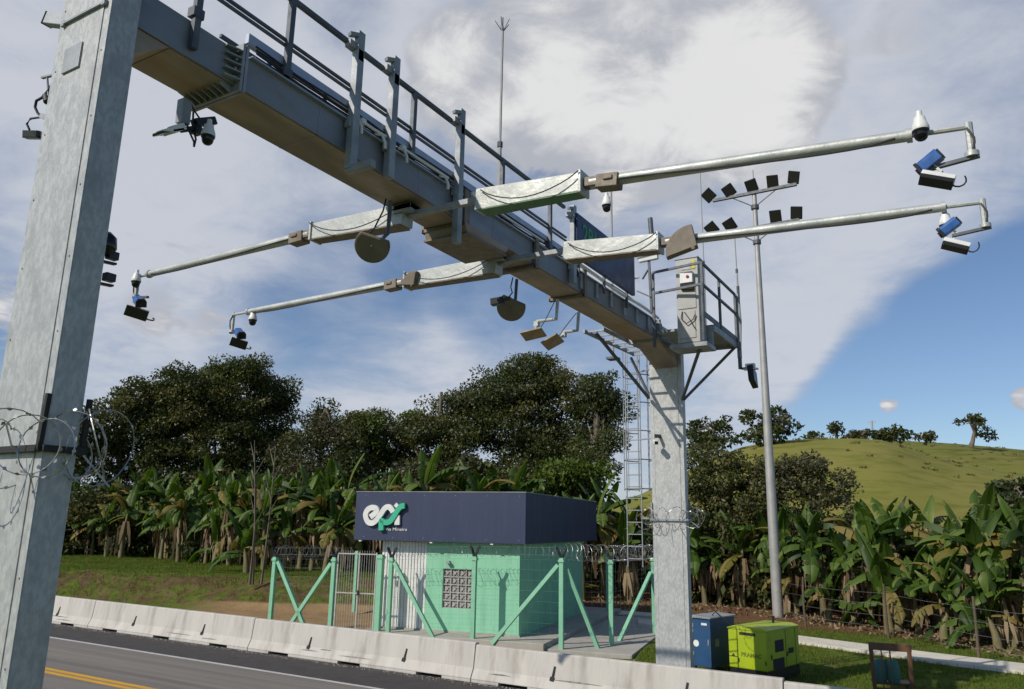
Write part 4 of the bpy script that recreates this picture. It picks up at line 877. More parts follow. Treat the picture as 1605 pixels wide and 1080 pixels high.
b = MB(); b.span((.34, -.012, 1.20), (gw-.3, -.001, 1.27), GM_); b.build('air_slot', SEAM, ge)
b = MB(); b.span((.27, -.006, gh0+.03), (.278, .001, 1.08), GM_); b.span((.02, -.006, .62), (.26, .001, .635), GM_); b.build('panel_joint', SEAM, ge)
b = MB(); b.prism([(.08, .62), (.20, .62), (.14, .71)], 0, .006, GM_ @ frame((0, 0, 0), (1, 0, 0), (0, 0, 1), (0, -1, 0))); b.build('front_emblem', SEAM, ge)
for v_ in (((gw, .5, .78), (gw+.012, 1.0, 1.08)), ((gw, 1.3, .68), (gw+.012, 1.6, .82)), ((gw, .35, .36), (gw+.014, 1.0, .62))): b = MB(); b.span(*v_, GM_); b.build('side_vent', SEAM, ge)
for y in (.25, 1.2): b = MB(); b.span((gw, y, .62), (gw+.02, y+.03, .74), GM_); b.build('latch', BLACKP, ge)
text_mesh('PRAMAC', .15, .003, GM_ @ frame((.66, -.004, .70), (1, 0, 0), (0, 0, 1), (0, -1, 0)), M_('dark_green_print', (.12, .17, .012), .5), 'side_lettering', ge, 1.0, True)
CM_, co = gframe(1088, 1056, 0, rad(-14))
cw_, cd_ = .56, 1.35
ca = thing('utility_cabinet', 'blue metal cabinet on short legs behind the far column', 'cabinet', tuple(co))
b = MB(); b.span((0, 0, .22), (cw_, cd_, 1.50), CM_); b.build('cabinet_body', CABBLUE, ca, bevel=.012)
b = MB(); b.prism([(-.03, 1.502), (cw_+.04, 1.502), (cw_+.04, 1.54), (-.03, 1.57)], -.05, cd_+.05, CM_ @ frame((0, 0, 0), (1, 0, 0), (0, 0, 1), (0, 1, 0))); b.build('lid', GALVD, ca, bevel=.006)
for x in (.04, cw_-.04):
    for y in (.04, cd_-.04): b = MB(); b.span((x-.03, y-.03, 0), (x+.03, y+.03, .22), CM_); b.build('leg', BLACKP, ca)
b = MB(); b.span((.28, -.006, 1.32), (.46, -.0005, 1.38), CM_); b.build('name_plate', WHITE, ca)
b = MB(); b.lathe([(.09, 0), (.09, .006)], CM_ @ frame((.10, 0, .82), (1, 0, 0), (0, 0, 1), (0, -1, 0)), 16); b.build('round_emblem', WHITE, ca)
b = MB(); b.span((cw_*.98, -.004, .3), (cw_*.985, .0, 1.35), CM_); b.span((cw_+.0005, .25, .75), (cw_+.008, .45, .95), CM_); b.build('vent_plate', GALVD, ca)
for z in (.5, 1.25): b = MB(); b.span((.0, -.014, z), (.03, -.0005, z+.1), CM_); b.build('hinge', GALVD, ca)
b = MB(); b.span((.48, -.02, .8), (.51, -.0005, .95), CM_); b.build('door_handle', GALVD, ca)
b = MB(); b.tube([CM_ @ Vector(q) for q in ((cw_*.5, cd_*.4, 1.5), (cw_*.9, cd_*.3, 1.68), (cw_+.35, .6, 1.3), (cw_+.75, .7, .75))], .018, 6); b.build('cable', CABLE, ca, smooth=60)
for x in (.28, gw-.05):
    b = MB(); b.span((x, -.012, .5), (x+.03, -.0005, .6), GM_); b.build('hinge', BLACKP, ge)
b = MB(); b.lathe([(.035, 0), (.035, .16), (.05, .17), (.05, .2)], GM_ @ Matrix.Translation((gw*.55, 1.5, gh1+.06)), 12); b.build('exhaust', SEAM, ge, smooth=40)
b = MB(); b.span((gw+.0005, 1.14, gh0+.02), (gw+.008, 1.15, gh1-.03), GM_); b.span((gw+.0005, 1.75, gh0+.02), (gw+.008, 1.76, gh1-.03), GM_); b.build('panel_joint', SEAM, ge)
# wooden chair seen from behind
HM_, ho = gframe(1374, 1104, 0, rad(14))
hs = 1.0
ch_ = thing('wooden_chair', 'dark wooden slat back chair on the grass behind the barrier', 'chair', tuple(ho)); cwid = .80
b = MB(); b.bar(HM_ @ Vector((0, 0, 0)), HM_ @ Vector((-.035, -.04, 1.36)), .09, .09, KX); b.build('back_leg', WOOD, ch_, bevel=.006)
b = MB(); b.bar(HM_ @ Vector((cwid, 0, 0)), HM_ @ Vector((cwid+.0, -.04, 1.36)), .09, .09, KX); b.build('back_leg', WOOD, ch_, bevel=.006)
b = MB(); b.bar(HM_ @ Vector((-.08, -.05, 1.31)), HM_ @ Vector((cwid+.05, -.05, 1.30)), .07, .17, (0, 0, 1)); b.build('top_rail', WOOD, ch_, bevel=.01)
b = MB(); b.bar(HM_ @ Vector((-.01, -.02, .34)), HM_ @ Vector((cwid, -.02, .34)), .035, .09, (0, 0, 1)); b.build('lower_rail', WOOD, ch_, bevel=.006)
for x in (.19, .38):
    b = MB(); b.bar(HM_ @ Vector((x, -.02, .34)), HM_ @ Vector((x, -.03, 1.26)), .10 if x != .19 else .05, .025, KX); b.build('slat', WOOD, ch_)
b = MB(); b.span((-.02, .06, .44), (cwid+.02, .58, .49), HM_); b.build('seat', WOOD, ch_, bevel=.01)
for x in (.03, cwid-.03): b = MB(); b.bar(HM_ @ Vector((x, .48, 0)), HM_ @ Vector((x, .48, .44)), .05, .05, KX); b.build('front_leg', WOOD, ch_)
for x, lab in ((.17, 'teal cloth bag resting on the wooden chair, left of two'), (.45, 'teal cloth bag resting on the wooden chair, right of two')):
    b = MB(); b.lathe([(.12, .49), (.15, .56), (.145, .82), (.11, .97), (.05, 1.0)], HM_ @ Matrix.Translation((x, .18, 0)) @ Matrix.Diagonal((1, .8, 1, 1)), 14); tag(b.build('cloth_bag', TEAL, smooth=60), lab, 'bag', 'teal bags on the chair')

# ------------------------------------------------------------------ lighting mast
MY = OZ(1220, 970, .05); MX_, MYY = MY.x, MY.y
ms = thing('light_mast', 'tall grey lighting mast with two tiers of floodlights', 'light mast', (MX_, MYY, 0))
def mz(py, px=1185): return OY(px, py, MYY).z
ztop = mz(303); b = MB(); b.lathe([(.24, 0), (.23, 4), (.19, 9), (.15, 14), (.11, ztop)], Matrix.Translation((MX_, MYY, 0)), 16); b.build('pole', POLEM, ms, smooth=40)
b = MB(); b.lathe([(.36, 0), (.36, .06), (.26, .08)], Matrix.Translation((MX_, MYY, .02)), 16); b.build('base_flange', GALVD, ms)
for zt, pl in ((ztop, [(-2.05, 40), (-1.05, 28), (0, 10), (.95, -6), (1.9, -18)]), (mz(358), [(-2.0, 34), (-1.1, 26), (1.0, -4), (1.95, -12)])):
    b = MB(); b.bar((MX_-2.1, MYY-.1, zt), (MX_+2.1, MYY-.1, zt+.02), .16, .14, (0, 0, 1)); b.tube([(MX_-1.1, MYY-.1, zt-.05), (MX_, MYY-.05, zt-.75)], .03, 6); b.tube([(MX_+1.1, MYY-.1, zt-.05), (MX_, MYY-.05, zt-.75)], .03, 6); b.lathe([(.2, -.1), (.2, .1)], Matrix.Translation((MX_, MYY, zt-.75)), 14); b.build('crossbar', RAILM, ms)
    for dx, tl in pl:
        cx_ = MX_+dx; a = rad(tl); u = Vector((-math.sin(a), 0, math.cos(a))); r_ = Vector((math.cos(a), 0, math.sin(a)))
        cpt = Vector((cx_, MYY-.25, zt+.02))+u*.34; n_ = (Vector((0, -1, -.75))).normalized()
        b = MB(); b.box((0, 0, 0), (.56, .62, .13), frame(cpt, r_, (n_.cross(r_)).normalized(), n_)); o = b.build('floodlight_head', BLACKP, ms, bevel=.02)
        b = MB(); b.box((0, 0, .07), (.48, .52, .012), frame(cpt, r_, (n_.cross(r_)).normalized(), n_)); b.build('glass', LENSM, o)
b = MB(); b.tube([(MX_, MYY, ztop), (MX_, MYY, ztop+1.3)], .018, 5); b.build('lightning_rod', RAILM, ms)

# wire fence with rough wooden posts along the banana grove
wf = thing('wire_fence', 'barbed wire fence on rough wooden posts in front of the banana grove', 'fence', tuple(OZ(1400, 1005, 0)))
wp = [OZ(x, y, .05) for x, y in ((1215, 968), (1263, 985), (1393, 1003), (1535, 1038), (1640, 1058))]
wp = [Vector((p.x, p.y, HT(p.x, p.y))) for p in wp]
for i, p in enumerate(wp):
    b = MB(); b.tube([p, p+Vector((.03*math.sin(i*5), 0, 1.0)), p+Vector((.06*math.sin(i*3), .03, 1.95))], [.05, .047, .04], 8); b.build('post', POSTW, wf, smooth=50)
b = MB()
for a, c in zip(wp, wp[1:]):
    for z in (.4, .8, 1.2, 1.6): b.tube([a+Vector((0, -.06, z)), a.lerp(c, .5)+Vector((0, -.06, z-.03)), c+Vector((0, -.06, z))], .004, 4, cap=False)
b.build('wires', WIRE, wf)
# ------------------------------------------------------------------ vegetation
def leaf_mesh(name, P, N_, size, mats, asp=.5, mid=None, parent=None, seed=0, droop=.3):
    """P: n x 3 leaf centres, N_: n x 3 outward directions; every leaf is a small folded blade"""
    rng = np.random.default_rng(seed); n = len(P)
    d = N_*.6+rng.normal(size=(n, 3))*.75; d[:, 2] -= droop; d /= np.linalg.norm(d, axis=1, keepdims=True)
    a = np.cross(d, rng.normal(size=(n, 3))); a /= np.linalg.norm(a, axis=1, keepdims=True)
    s = size*rng.uniform(.65, 1.35, (n, 1)); u = d*s; w = a*s*asp
    V = np.stack([P-u, P+w-u*.1, P+u, P-w-u*.1], 1).reshape(-1, 3)
    me = bpy.data.meshes.new(name); me.vertices.add(4*n); me.vertices.foreach_set('co', V.astype(np.float32).ravel())
    me.loops.add(4*n); me.loops.foreach_set('vertex_index', np.arange(4*n, dtype=np.int32)); me.polygons.add(n)
    me.polygons.foreach_set('loop_start', np.arange(0, 4*n, 4, dtype=np.int32)); 
    mats = mats if isinstance(mats, list) else [mats]
    for m in mats: me.materials.append(m)
    if mid is not None: me.polygons.foreach_set('material_index', mid.astype(np.int32))
    me.update(calc_edges=True)
    o = bpy.data.objects.new(name, me); C.objects.link(o)
    if parent is not None: o.parent = parent
    return o
def crown_points(blobs, clump_r, per_m2, leaves, seed, fill=.55, gap=0.0):
    rng = np.random.default_rng(seed); P = []; N_ = []; cid = []; k = 0
    for (cx, cy, cz, rx, ry, rz) in blobs:
        nc = max(4, int(per_m2*4*math.pi*(rx*ry+ry*rz+rx*rz)/3))
        d = rng.normal(size=(nc, 3)); d /= np.linalg.norm(d, axis=1, keepdims=True)
        q = rng.uniform(fill, 1.04, (nc, 1)); cc_ = np.array([cx, cy, cz])+d*q*np.array([rx, ry, rz])
        for c, dd in zip(cc_, d):
            if rng.random() < gap: continue
            r = clump_r*rng.uniform(.55, 1.3); m = int(leaves*rng.uniform(.6, 1.3)*(r/clump_r)**2)
            e = rng.normal(size=(m, 3)); e /= np.linalg.norm(e, axis=1, keepdims=True); rr = r*rng.uniform(.25, 1, (m, 1))**.6
            P.append(c+e*rr*np.array([1, 1, .62])); N_.append(e*.6+dd*.5+np.array([0, 0, .2])); cid.append(np.full(m, k)); k += 1
    return np.concatenate(P), np.concatenate(N_), np.concatenate(cid)
def trunk_mesh(mb, base, top, r, blobs, seed, limbs=8):
    R_ = random.Random(seed); base = Vector(base); top = Vector(top); n = 6
    pts = [base.lerp(top, i/n)+Vector((R_.uniform(-.15, .15), R_.uniform(-.15, .15), 0))*(1 if 0 < i < n else 0) for i in range(n+1)]
    mb.tube(pts, [r*(1.25 if i == 0 else 1-.55*i/n) for i in range(n+1)], 8)
    for k in range(limbs):
        bl = blobs[k % len(blobs)]; e = Vector(bl[:3])+Vector((R_.uniform(-.6, .6)*bl[3], R_.uniform(-.6, .6)*bl[4], R_.uniform(-.3, .6)*bl[5])); s = pts[R_.randint(2, n)]
        m = s.lerp(e, .5)+Vector((R_.uniform(-.5, .5), R_.uniform(-.5, .5), .3)); mb.tube([s, m, e], [r*.42, r*.26, r*.07], 6)
def tree(name, label, base, blobs, mats, seed, leaf=.13, clump=1.15, per=.66, leaves=190, trunk_r=.28, group='trees behind the kiosk', cat='tree', limbs=14, fill=.55, gap=.06, asp=.5, droop=.3):
    t = thing(name, label, cat, tuple(base), group); b0 = Vector(base)
    P, N_, cid = crown_points(blobs, clump, per, leaves, seed, fill, gap)
    mats = mats if isinstance(mats, list) else [mats]; rng = np.random.default_rng(seed+5); cm = rng.integers(0, len(mats), cid.max()+1)
    leaf_mesh('crown', P-np.array(b0), N_, leaf, mats, asp, cm[cid], t, seed, droop)
    zc = max(b[2] for b in blobs); b = MB(); cxm = sum(q[0] for q in blobs)/len(blobs); cym = sum(q[1] for q in blobs)/len(blobs)
    trunk_mesh(b, base, (cxm, cym, zc), trunk_r, blobs, seed, limbs); b.build('trunk', BARK, t, smooth=60)
    return t
def pxblobs(lst, dist, depth=.8):
    out = []
    for (px, py, rx, ry) in lst:
        dd = dist+random.uniform(-2, 2); p = OD(px, py, dd); d = ray(px, py); k = (p-CAM).length/math.sqrt(d.length_squared)/FOC
        out.append((p.x, p.y, p.z, rx*k, rx*k*depth, ry*k))
    return out
def base_of(px, dist, z=1.0): p = OD(px, 820, dist); return (p.x, p.y, z)
D, Mi, Ol, Br, Bw, Bu = (LEAF[k] for k in ('dark', 'mid', 'olive', 'bright', 'brown', 'blue'))
GT = 'trees behind the kiosk'
tree('broadleaf_tree', 'broad dark tree with rounded domed crown behind the left banana rows', base_of(345, 70), pxblobs([(300, 640, 62, 55), (370, 620, 66, 50), (420, 660, 48, 52), (340, 700, 70, 48), (255, 655, 44, 46), (395, 720, 60, 45), (270, 725, 50, 40), (345, 598, 40, 28), (275, 606, 44, 32), (425, 612, 34, 34), (395, 592, 36, 28)], 70), [D, Mi, Ol], 11)
tree('broadleaf_tree', 'dark tree rising just right of the near column above the razor wire', base_of(185, 70), pxblobs([(175, 650, 42, 42), (215, 625, 36, 36), (165, 720, 55, 45), (230, 690, 40, 45), (120, 690, 40, 50), (200, 760, 50, 36)], 70), [Mi, D, Ol], 12)
tree('slender_tree', 'thin patchy tree with brownish tips between the two big crowns', base_of(492, 60), pxblobs([(490, 668, 32, 30), (470, 720, 46, 44), (520, 690, 34, 34), (505, 645, 18, 14), (545, 700, 26, 34), (470, 765, 55, 30), (540, 745, 40, 35)], 60), [Ol, D, Bw], 13, gap=.2)
tree('broadleaf_tree', 'lower bright green crown in the dip of the tree line', base_of(600, 66), pxblobs([(575, 676, 34, 28), (640, 672, 34, 26), (545, 668, 26, 24), (598, 690, 40, 32), (570, 715, 34, 32), (630, 705, 34, 32), (600, 740, 55, 35), (655, 745, 40, 30)], 66), [Mi, Ol, Br], 14)
tree('broadleaf_tree', 'grey green loose crown leaning left of the tallest crown', base_of(690, 64), pxblobs([(705, 640, 34, 26), (665, 672, 36, 28), (700, 690, 48, 34), (640, 665, 18, 14), (735, 620, 30, 24), (690, 740, 60, 34)], 64), [Bu, Mi, Ol], 15, gap=.18)
tree('broadleaf_tree', 'tallest dark tree with wide domed crown behind the kiosk roof', base_of(820, 64), pxblobs([(775, 615, 56, 42), (830, 600, 56, 38), (885, 625, 50, 42), (800, 665, 70, 46), (870, 680, 58, 46), (740, 660, 44, 40), (830, 730, 80, 40), (840, 575, 30, 18)], 64), [D, Mi, Ol, Bu], 16)
tree('broadleaf_tree', 'dark upright crown beside the ladder cage of the far column', base_of(935, 60), pxblobs([(945, 612, 30, 28), (930, 660, 36, 32), (960, 645, 22, 30), (940, 710, 40, 36), (905, 720, 40, 30)], 60), [D, Bu, Mi], 17, gap=.14)
tree('bush', 'yellow green bushy tree above the right end of the kiosk fascia', base_of(890, 52), pxblobs([(885, 748, 36, 22), (860, 765, 34, 20), (915, 765, 34, 22), (925, 735, 22, 16)], 52), [Br, Br, Mi], 18, .16, cat='bush', trunk_r=.12)
tree('bush', 'dark bushy undergrowth behind the kiosk sign', base_of(720, 52), pxblobs([(640, 765, 50, 28), (720, 755, 60, 34), (790, 765, 50, 28)], 52), [D, Ol, Bw], 19, .16, cat='bush', trunk_r=.12)
tree('bush', 'dark bushy undergrowth below the thin patchy tree', base_of(480, 57), pxblobs([(430, 775, 50, 28), (510, 770, 55, 34), (560, 775, 40, 28)], 57), [D, D, Bw], 20, .16, cat='bush', trunk_r=.12)
tree('bush', 'dark bushy undergrowth beside the near column below the razor wire', base_of(200, 66), pxblobs([(150, 790, 50, 30), (240, 780, 60, 36), (330, 775, 60, 36)], 66), [D, D, Ol], 21, .16, cat='bush', trunk_r=.12)
for k_, (bx, by, bw, sd_, ds) in enumerate(((110, 850, 60, 61, 66), (215, 845, 66, 62, 63), (330, 848, 66, 63, 59), (440, 850, 66, 64, 56), (545, 850, 60, 65, 54), (660, 850, 70, 66, 52), (960, 870, 60, 67, 54))):
    tree('bush', ('dark shady thicket behind the banana stems next to the near column', 'dark shady thicket behind the banana stems, second from the near column', 'dark shady thicket behind the banana stems in the middle of the left bank', 'dark shady thicket behind the two bare saplings', 'dark shady thicket behind the banana stems above the white gate', 'dark thicket hidden behind the kiosk fascia', 'dark thicket behind the fence bay next to the far column')[k_],
         base_of(bx, ds), pxblobs([(bx, by, bw, 50), (bx-30, by-25, 40, 32), (bx+30, by-20, 40, 34)], ds), [D, D, Ol], sd_, .2, cat='bush', trunk_r=.1, per=.6, leaves=70, group='thickets behind the banana rows')
for k_, (bx, by, bw, ds, sd_) in enumerate(((1120, 900, 70, 46, 71), (1240, 905, 75, 45, 72), (1360, 915, 75, 44, 73), (1480, 925, 80, 43, 74), (1600, 935, 80, 42, 75))):
    tree('bush', ('dark thicket deep in the banana grove right of the far column', 'dark thicket deep in the banana grove behind the lighting mast', 'dark thicket deep in the banana grove above the wooden chair', 'dark thicket deep in the banana grove near the right edge', 'dark thicket deep in the banana grove cut by the right edge')[k_],
         base_of(bx, ds, 0), pxblobs([(bx, by, bw, 60), (bx-35, by-35, 44, 34), (bx+35, by-30, 44, 36)], ds), [D, D, Bw], sd_, .2, cat='bush', trunk_r=.1, per=.6, leaves=70, group='thickets in the banana grove')
tree('feathery_shrub', 'brownish feathery shrub with thin twigs right of the lighting mast', base_of(1265, 46, 0), pxblobs([(1250, 745, 44, 34), (1290, 768, 42, 28), (1235, 780, 44, 32), (1312, 755, 22, 16), (1265, 722, 26, 14), (1210, 750, 30, 36), (1300, 800, 50, 30), (1240, 820, 50, 30)], 46), [Bw, Ol, Bw], 22, .10, clump=.6, per=1.5, leaves=80, gap=.08, trunk_r=.08, limbs=16, group='feathery shrubs below the hill', cat='shrub')
tree('feathery_shrub', 'olive feathery shrub between the far column and the lighting mast', base_of(1130, 46, 0), pxblobs([(1120, 745, 44, 38), (1170, 740, 36, 34), (1090, 730, 30, 30), (1150, 775, 55, 28), (1190, 765, 30, 30), (1110, 708, 26, 16), (1090, 790, 50, 34), (1160, 800, 50, 34), (1140, 840, 60, 40)], 46), [Ol, Bw, Mi], 23, .11, clump=.65, per=1.4, leaves=80, gap=.06, trunk_r=.08, limbs=16, group='feathery shrubs below the hill', cat='shrub')
# trees along the hilltop
GH = 'trees along the hilltop'
def hz(px): return interp(px, [(1000, 715), (1215, 694), (1290, 691), (1350, 691), (1395, 691), (1500, 697), (1605, 706)])
def htree(label, px, lst, mats, seed, dist=126, by=None, **k):
    p = OD(px, by if by else hz(px)+3, dist); tree('hilltop_tree', label, tuple(p), pxblobs(lst, dist), mats, seed, leaf=k.pop('leaf', .30), clump=k.pop('clump', 1.1), per=k.pop('per', .45), leaves=k.pop('leaves', 45), group=GH, **k)
htree('dark twin domed tree on the hill left of the lighting mast', 1105, [(1095, 672, 18, 20), (1130, 668, 18, 17), (1112, 690, 30, 12), (1150, 684, 14, 10)], [D, D, Bu], 31, 100, 720)
htree('large dark hilltop tree directly behind the lighting mast', 1205, [(1185, 662, 22, 22), (1215, 658, 24, 20), (1232, 668, 18, 14), (1200, 682, 30, 10)], [D, D, Bw], 32, 100, 706)
htree('low dark hilltop bush beside the behind mast tree', 1275, [(1276, 683, 11, 5), (1268, 688, 8, 4)], [D], 33)
htree('small slim hilltop tree with a bare trunk', 1310, [(1306, 671, 8, 6), (1315, 673, 7, 6), (1310, 666, 6, 3)], [Ol, Bw], 34, leaves=30)
htree('left half of the pair of spreading hilltop trees by the utility post', 1352, [(1345, 682, 12, 7), (1360, 680, 14, 8), (1335, 687, 8, 4)], [D, Bw], 35)
htree('wide flat crowned hilltop tree right of the utility post', 1395, [(1385, 678, 16, 9), (1400, 676, 16, 8), (1418, 683, 12, 6), (1378, 685, 14, 5)], [D, D], 36)
htree('low round hilltop bush right of the flat crowned tree', 1450, [(1448, 687, 15, 5), (1455, 683, 9, 4)], [D, Ol], 37, dist=150)
htree('lone umbrella shaped tree with forked trunk on the right of the hilltop', 1522, [(1513, 662, 12, 8), (1528, 656, 15, 8), (1540, 666, 10, 7), (1536, 680, 14, 7), (1550, 684, 9, 6)], [Bw, D], 38, dist=165, by=700, leaves=24, per=.35, trunk_r=.4, leaf=.34)
p = OD(1588, 800, 70)
tree('round_bush', 'round dark bush on the hillside at the right edge', (p.x, p.y, p.z-1), pxblobs([(1580, 772, 20, 20), (1600, 768, 20, 20), (1590, 785, 26, 16)], 70), [D, D, Bu], 39, .18, clump=.7, per=.8, group=GH, cat='bush')
t = thing('utility_post', 'small pale utility post between the hilltop trees', 'post', tuple(OD(1369, 690, 126))); o_ = Vector(t.location)
b = MB(); b.tube([o_-Vector((0, 0, .5)), o_+Vector((0, 0, 2.9))], .12, 6); b.build('post', POLEM, t); b = MB(); b.bar(o_+Vector((-.5, 0, 2.7)), o_+Vector((.5, 0, 2.7)), .12, .12); b.build('crossarm', POLEM, t)
# bare thin trunks standing before the left forest
for k, (px, top) in enumerate(((405, 690), (418, 700), (400, 740))):
    bs = OD(px, 820, 40); b = MB(); b0 = Vector((bs.x, bs.y, 1.0)); tp = OD(px+(-6, 14, 3)[k], top, 40)
    b.tube([b0, b0.lerp(tp, .5)+Vector((.1, 0, 0)), tp], [.055, .04, .015], 6)
    for j in range(4): s = b0.lerp(tp, .5+.12*j); b.tube([s, s+Vector((.5*(-1)**j, .1, .9))], [.03, .01], 5)
    tag(b.build('bare_sapling', BARK, smooth=60), ('bare pale sapling leaning left before the left forest', 'bare pale sapling leaning right before the left forest', 'shorter bare pale sapling before the left forest')[k], 'sapling', 'bare saplings before the left forest')

BANY = leafmat('banana_leaf_old', [(.12, .12, .02), (.20, .16, .04), (.24, .17, .07)], .6, .25, .2)
# banana plants
def banana_proto(seed, h, nl, dry):
    R_ = random.Random(seed); t = thing('banana_plant', 'x', 'banana plant')
    lean = Vector((R_.uniform(-.3, .3), R_.uniform(-.3, .3), 0)); b = MB()
    st = [lean*(f*f)+Vector((0, 0, h*f)) for f in (0, .25, .5, .75, 1)]
    b.tube(st, [.15, .13, .11, .09, .055], 9); b.build('stem', STEM, t, True, 50)
    b = MB(); top = st[-1]
    for k in range(nl):
        az = k*2.4+R_.uniform(-.4, .4); up = (R_.uniform(.55, 1.3) if k < nl-3 else R_.uniform(-.1, .4)) if k > 1 else 1.42; L = R_.uniform(1.5, 2.5)*(1 if k > 1 else .85); wd = R_.uniform(.22, .33); dr = R_.uniform(.7, 1.9)*(1 if k > 1 else .35)
        d = Vector((math.cos(az), math.sin(az), 0)); side = Vector((-math.sin(az), math.cos(az), 0)); n = 11; pts = []; p = top-Vector((0, 0, R_.uniform(0, .35))); a = up
        for i in range(n+1):
            pts.append(p.copy()); p = p+(d*math.cos(a)+Vector((0, 0, math.sin(a))))*(L/n); a -= dr/n*1.4
        b.tube(pts, [.03-.024*i/n for i in range(n+1)], 5)
        b.mi = 1 if (k > 2 and R_.random() < .22) else 0
        base_i = len(b.v); b.v += [tuple(q) for q in pts]; tear = R_.uniform(.15, .65)
        for s in (-1, 1):
            prev = None; hang = R_.uniform(.1, .4)
            for i in range(1, n+1):
                f0 = i/n; w0 = wd*math.sin(math.pi*min(1, (f0*.9+.08)))**.6 if i < n else .01
                nrm = (pts[min(i+1, n)]-pts[i-1]).cross(side*s).normalized(); nrm = nrm if nrm.z > 0 else -nrm
                tg = (pts[min(i+1, n)]-pts[i-1]).normalized()
                def rowv(off, hg, k_):
                    m_ = pts[i]+side*s*w0*.5+nrm*.035+tg*off*.4; e_ = pts[i]+side*s*w0*k_-Vector((0, 0, hg*w0))+tg*off; b.v.extend([tuple(m_), tuple(e_)]); return (len(b.v)-2, len(b.v)-1)
                cur = rowv(-.02 if i < n else 0, hang, 1)
                if prev is not None:
                    b.f += [(base_i+i-1, prev[0], cur[0], base_i+i), (prev[0], prev[1], cur[1], cur[0])]; b.m += [b.mi]*2
                prev = cur
                if R_.random() < tear and i < n-1:
                    hang = R_.uniform(.02, .9); prev = rowv(R_.uniform(.02, .08), hang, R_.uniform(.85, 1.05))
        b.mi = 0
    b.build('leaves', [BANL, BANY], t, True, 70, recalc=False)
    b = MB()
    for k in range(dry):
        az = R_.uniform(0, 6.28); z = h*R_.uniform(.45, 1.0); d = Vector((math.cos(az), math.sin(az), 0)); L = R_.uniform(.6, 1.5); p = lean*((z/h)**2)+Vector((0, 0, z)); pts = [p, p+d*.28+Vector((0, 0, .05)), p+d*.38-Vector((0, 0, L*.45)), p+d*.30-Vector((0, 0, L))]
        s = Vector((-d.y, d.x, 0))
        for w in (R_.uniform(-.2, -.05), R_.uniform(.05, .2)):
            vs = []
            for i, q in enumerate(pts): ww = (.02, .12, .17, .05)[i]; vs += [q+s*(w*i*.5-ww*.5), q+s*(w*i*.5+ww*.5)+d*.04]
            b.add(vs, [(2*i, 2*i+1, 2*i+3, 2*i+2) for i in range(3)])
    if dry: b.build('dry_leaves', DRYL, t, True, 70, recalc=False)
    return t
protos = [banana_proto(100+i, h, nl, dr) for i, (h, nl, dr) in enumerate(((3.0, 9, 7), (2.5, 8, 5), (3.4, 10, 9), (2.0, 8, 3), (2.8, 9, 10), (1.0, 6, 0)))]
pu = set(); KINDS = ('tall', 'mid height', 'very tall', 'short', 'shaggy dry skirted', 'young knee high')
def banana(kind, x, y, z, s, rz, label, group):
    o = protos[kind] if kind not in pu else copy_tree(protos[kind]); pu.add(kind)
    o.location = (x, y, z); o.rotation_euler = (random.uniform(-.06, .06), random.uniform(-.06, .06), rz); o.scale = (s, s, s*random.uniform(.95, 1.08)); o['label'] = label; o['group'] = group
RB = random.Random(5)
LEFT = [(x, interp(x, [(70, 872), (118, 877), (210, 882), (310, 890), (410, 900), (455, 903), (560, 907)])) for x in range(66, 570, 28)]
for row in range(3):
    for i, (px, py) in enumerate(LEFT):
        q = OZ(px+RB.uniform(-18, 18), py, 1.05); d = Vector((q.x, q.y, 0)); d = d*(1+row*.055+RB.uniform(0, .03))
        banana(RB.choice((0, 1, 2, 4, 0)) if row else RB.choice((0, 1, 4, 3)), d.x, d.y, HT(d.x, d.y), RB.uniform(.92, 1.28)*(1+.07*row), RB.uniform(0, 6.28), ('banana plant with visible stem in the front row on top of the grassy bank', 'banana plant half hidden in the second row above the grassy bank', 'banana plant in the back row under the dark forest edge')[row], ('front', 'second', 'back')[row]+' row of banana plants on the left bank')
for i, px in enumerate(range(575, 1010, 34)):
    for row in range(2):
        q = OD(px+RB.uniform(-12, 12), 820, RB.uniform(43, 46)+4*row); banana(RB.choice((0, 1, 2, 4)), q.x, q.y, HT(q.x, q.y), RB.uniform(1.1, 1.45), RB.uniform(0, 6.28), 'banana plant showing its leaf tips behind the kiosk and compound fence', 'banana plants behind the kiosk')
RIGHT = [(1075, 958), (1110, 962), (1150, 965), (1190, 968), (1240, 976), (1285, 985), (1330, 990), (1365, 998), (1410, 1002), (1455, 1010), (1500, 1018), (1545, 1027), (1590, 1036), (1640, 1046)]
for row in range(4):
    for i, px in enumerate(range(1070, 1650, 31)):
        py = interp(px, RIGHT); q = OZ(px+RB.uniform(-14, 14), py-6, .05); d = Vector((q.x, q.y, 0)); d = d*(1.03+row*.085+RB.uniform(0, .04))
        banana(RB.choice((4, 1, 4, 0, 3)) if row == 0 else RB.choice((0, 2, 4, 0, 1)), d.x, d.y, HT(d.x, d.y), RB.uniform(.78, 1.22), RB.uniform(0, 6.28), ('banana plant with ragged stem in the front row behind the wire fence', 'banana plant in the second row behind the wire fence', 'banana plant in the third row right of the lighting mast', 'banana plant in the rearmost row below the pasture hill')[row], ('front', 'second', 'third', 'rear')[row]+' row of banana plants behind the wire fence')
for k, (px, py) in enumerate(((385, 905), (335, 893), (1480, 1005), (1395, 995), (1300, 978), (1565, 1020))):
    q = OZ(px, py, 1.05 if px < 600 else .05); banana(5, q.x, q.y, HT(q.x, q.y), RB.uniform(1.0, 1.5), RB.uniform(0, 6.28), ('young banana sucker among the stems on the left bank' if px < 600 else 'young banana sucker at the foot of the grove behind the wire fence'), 'young banana suckers left' if px < 600 else 'young banana suckers right')

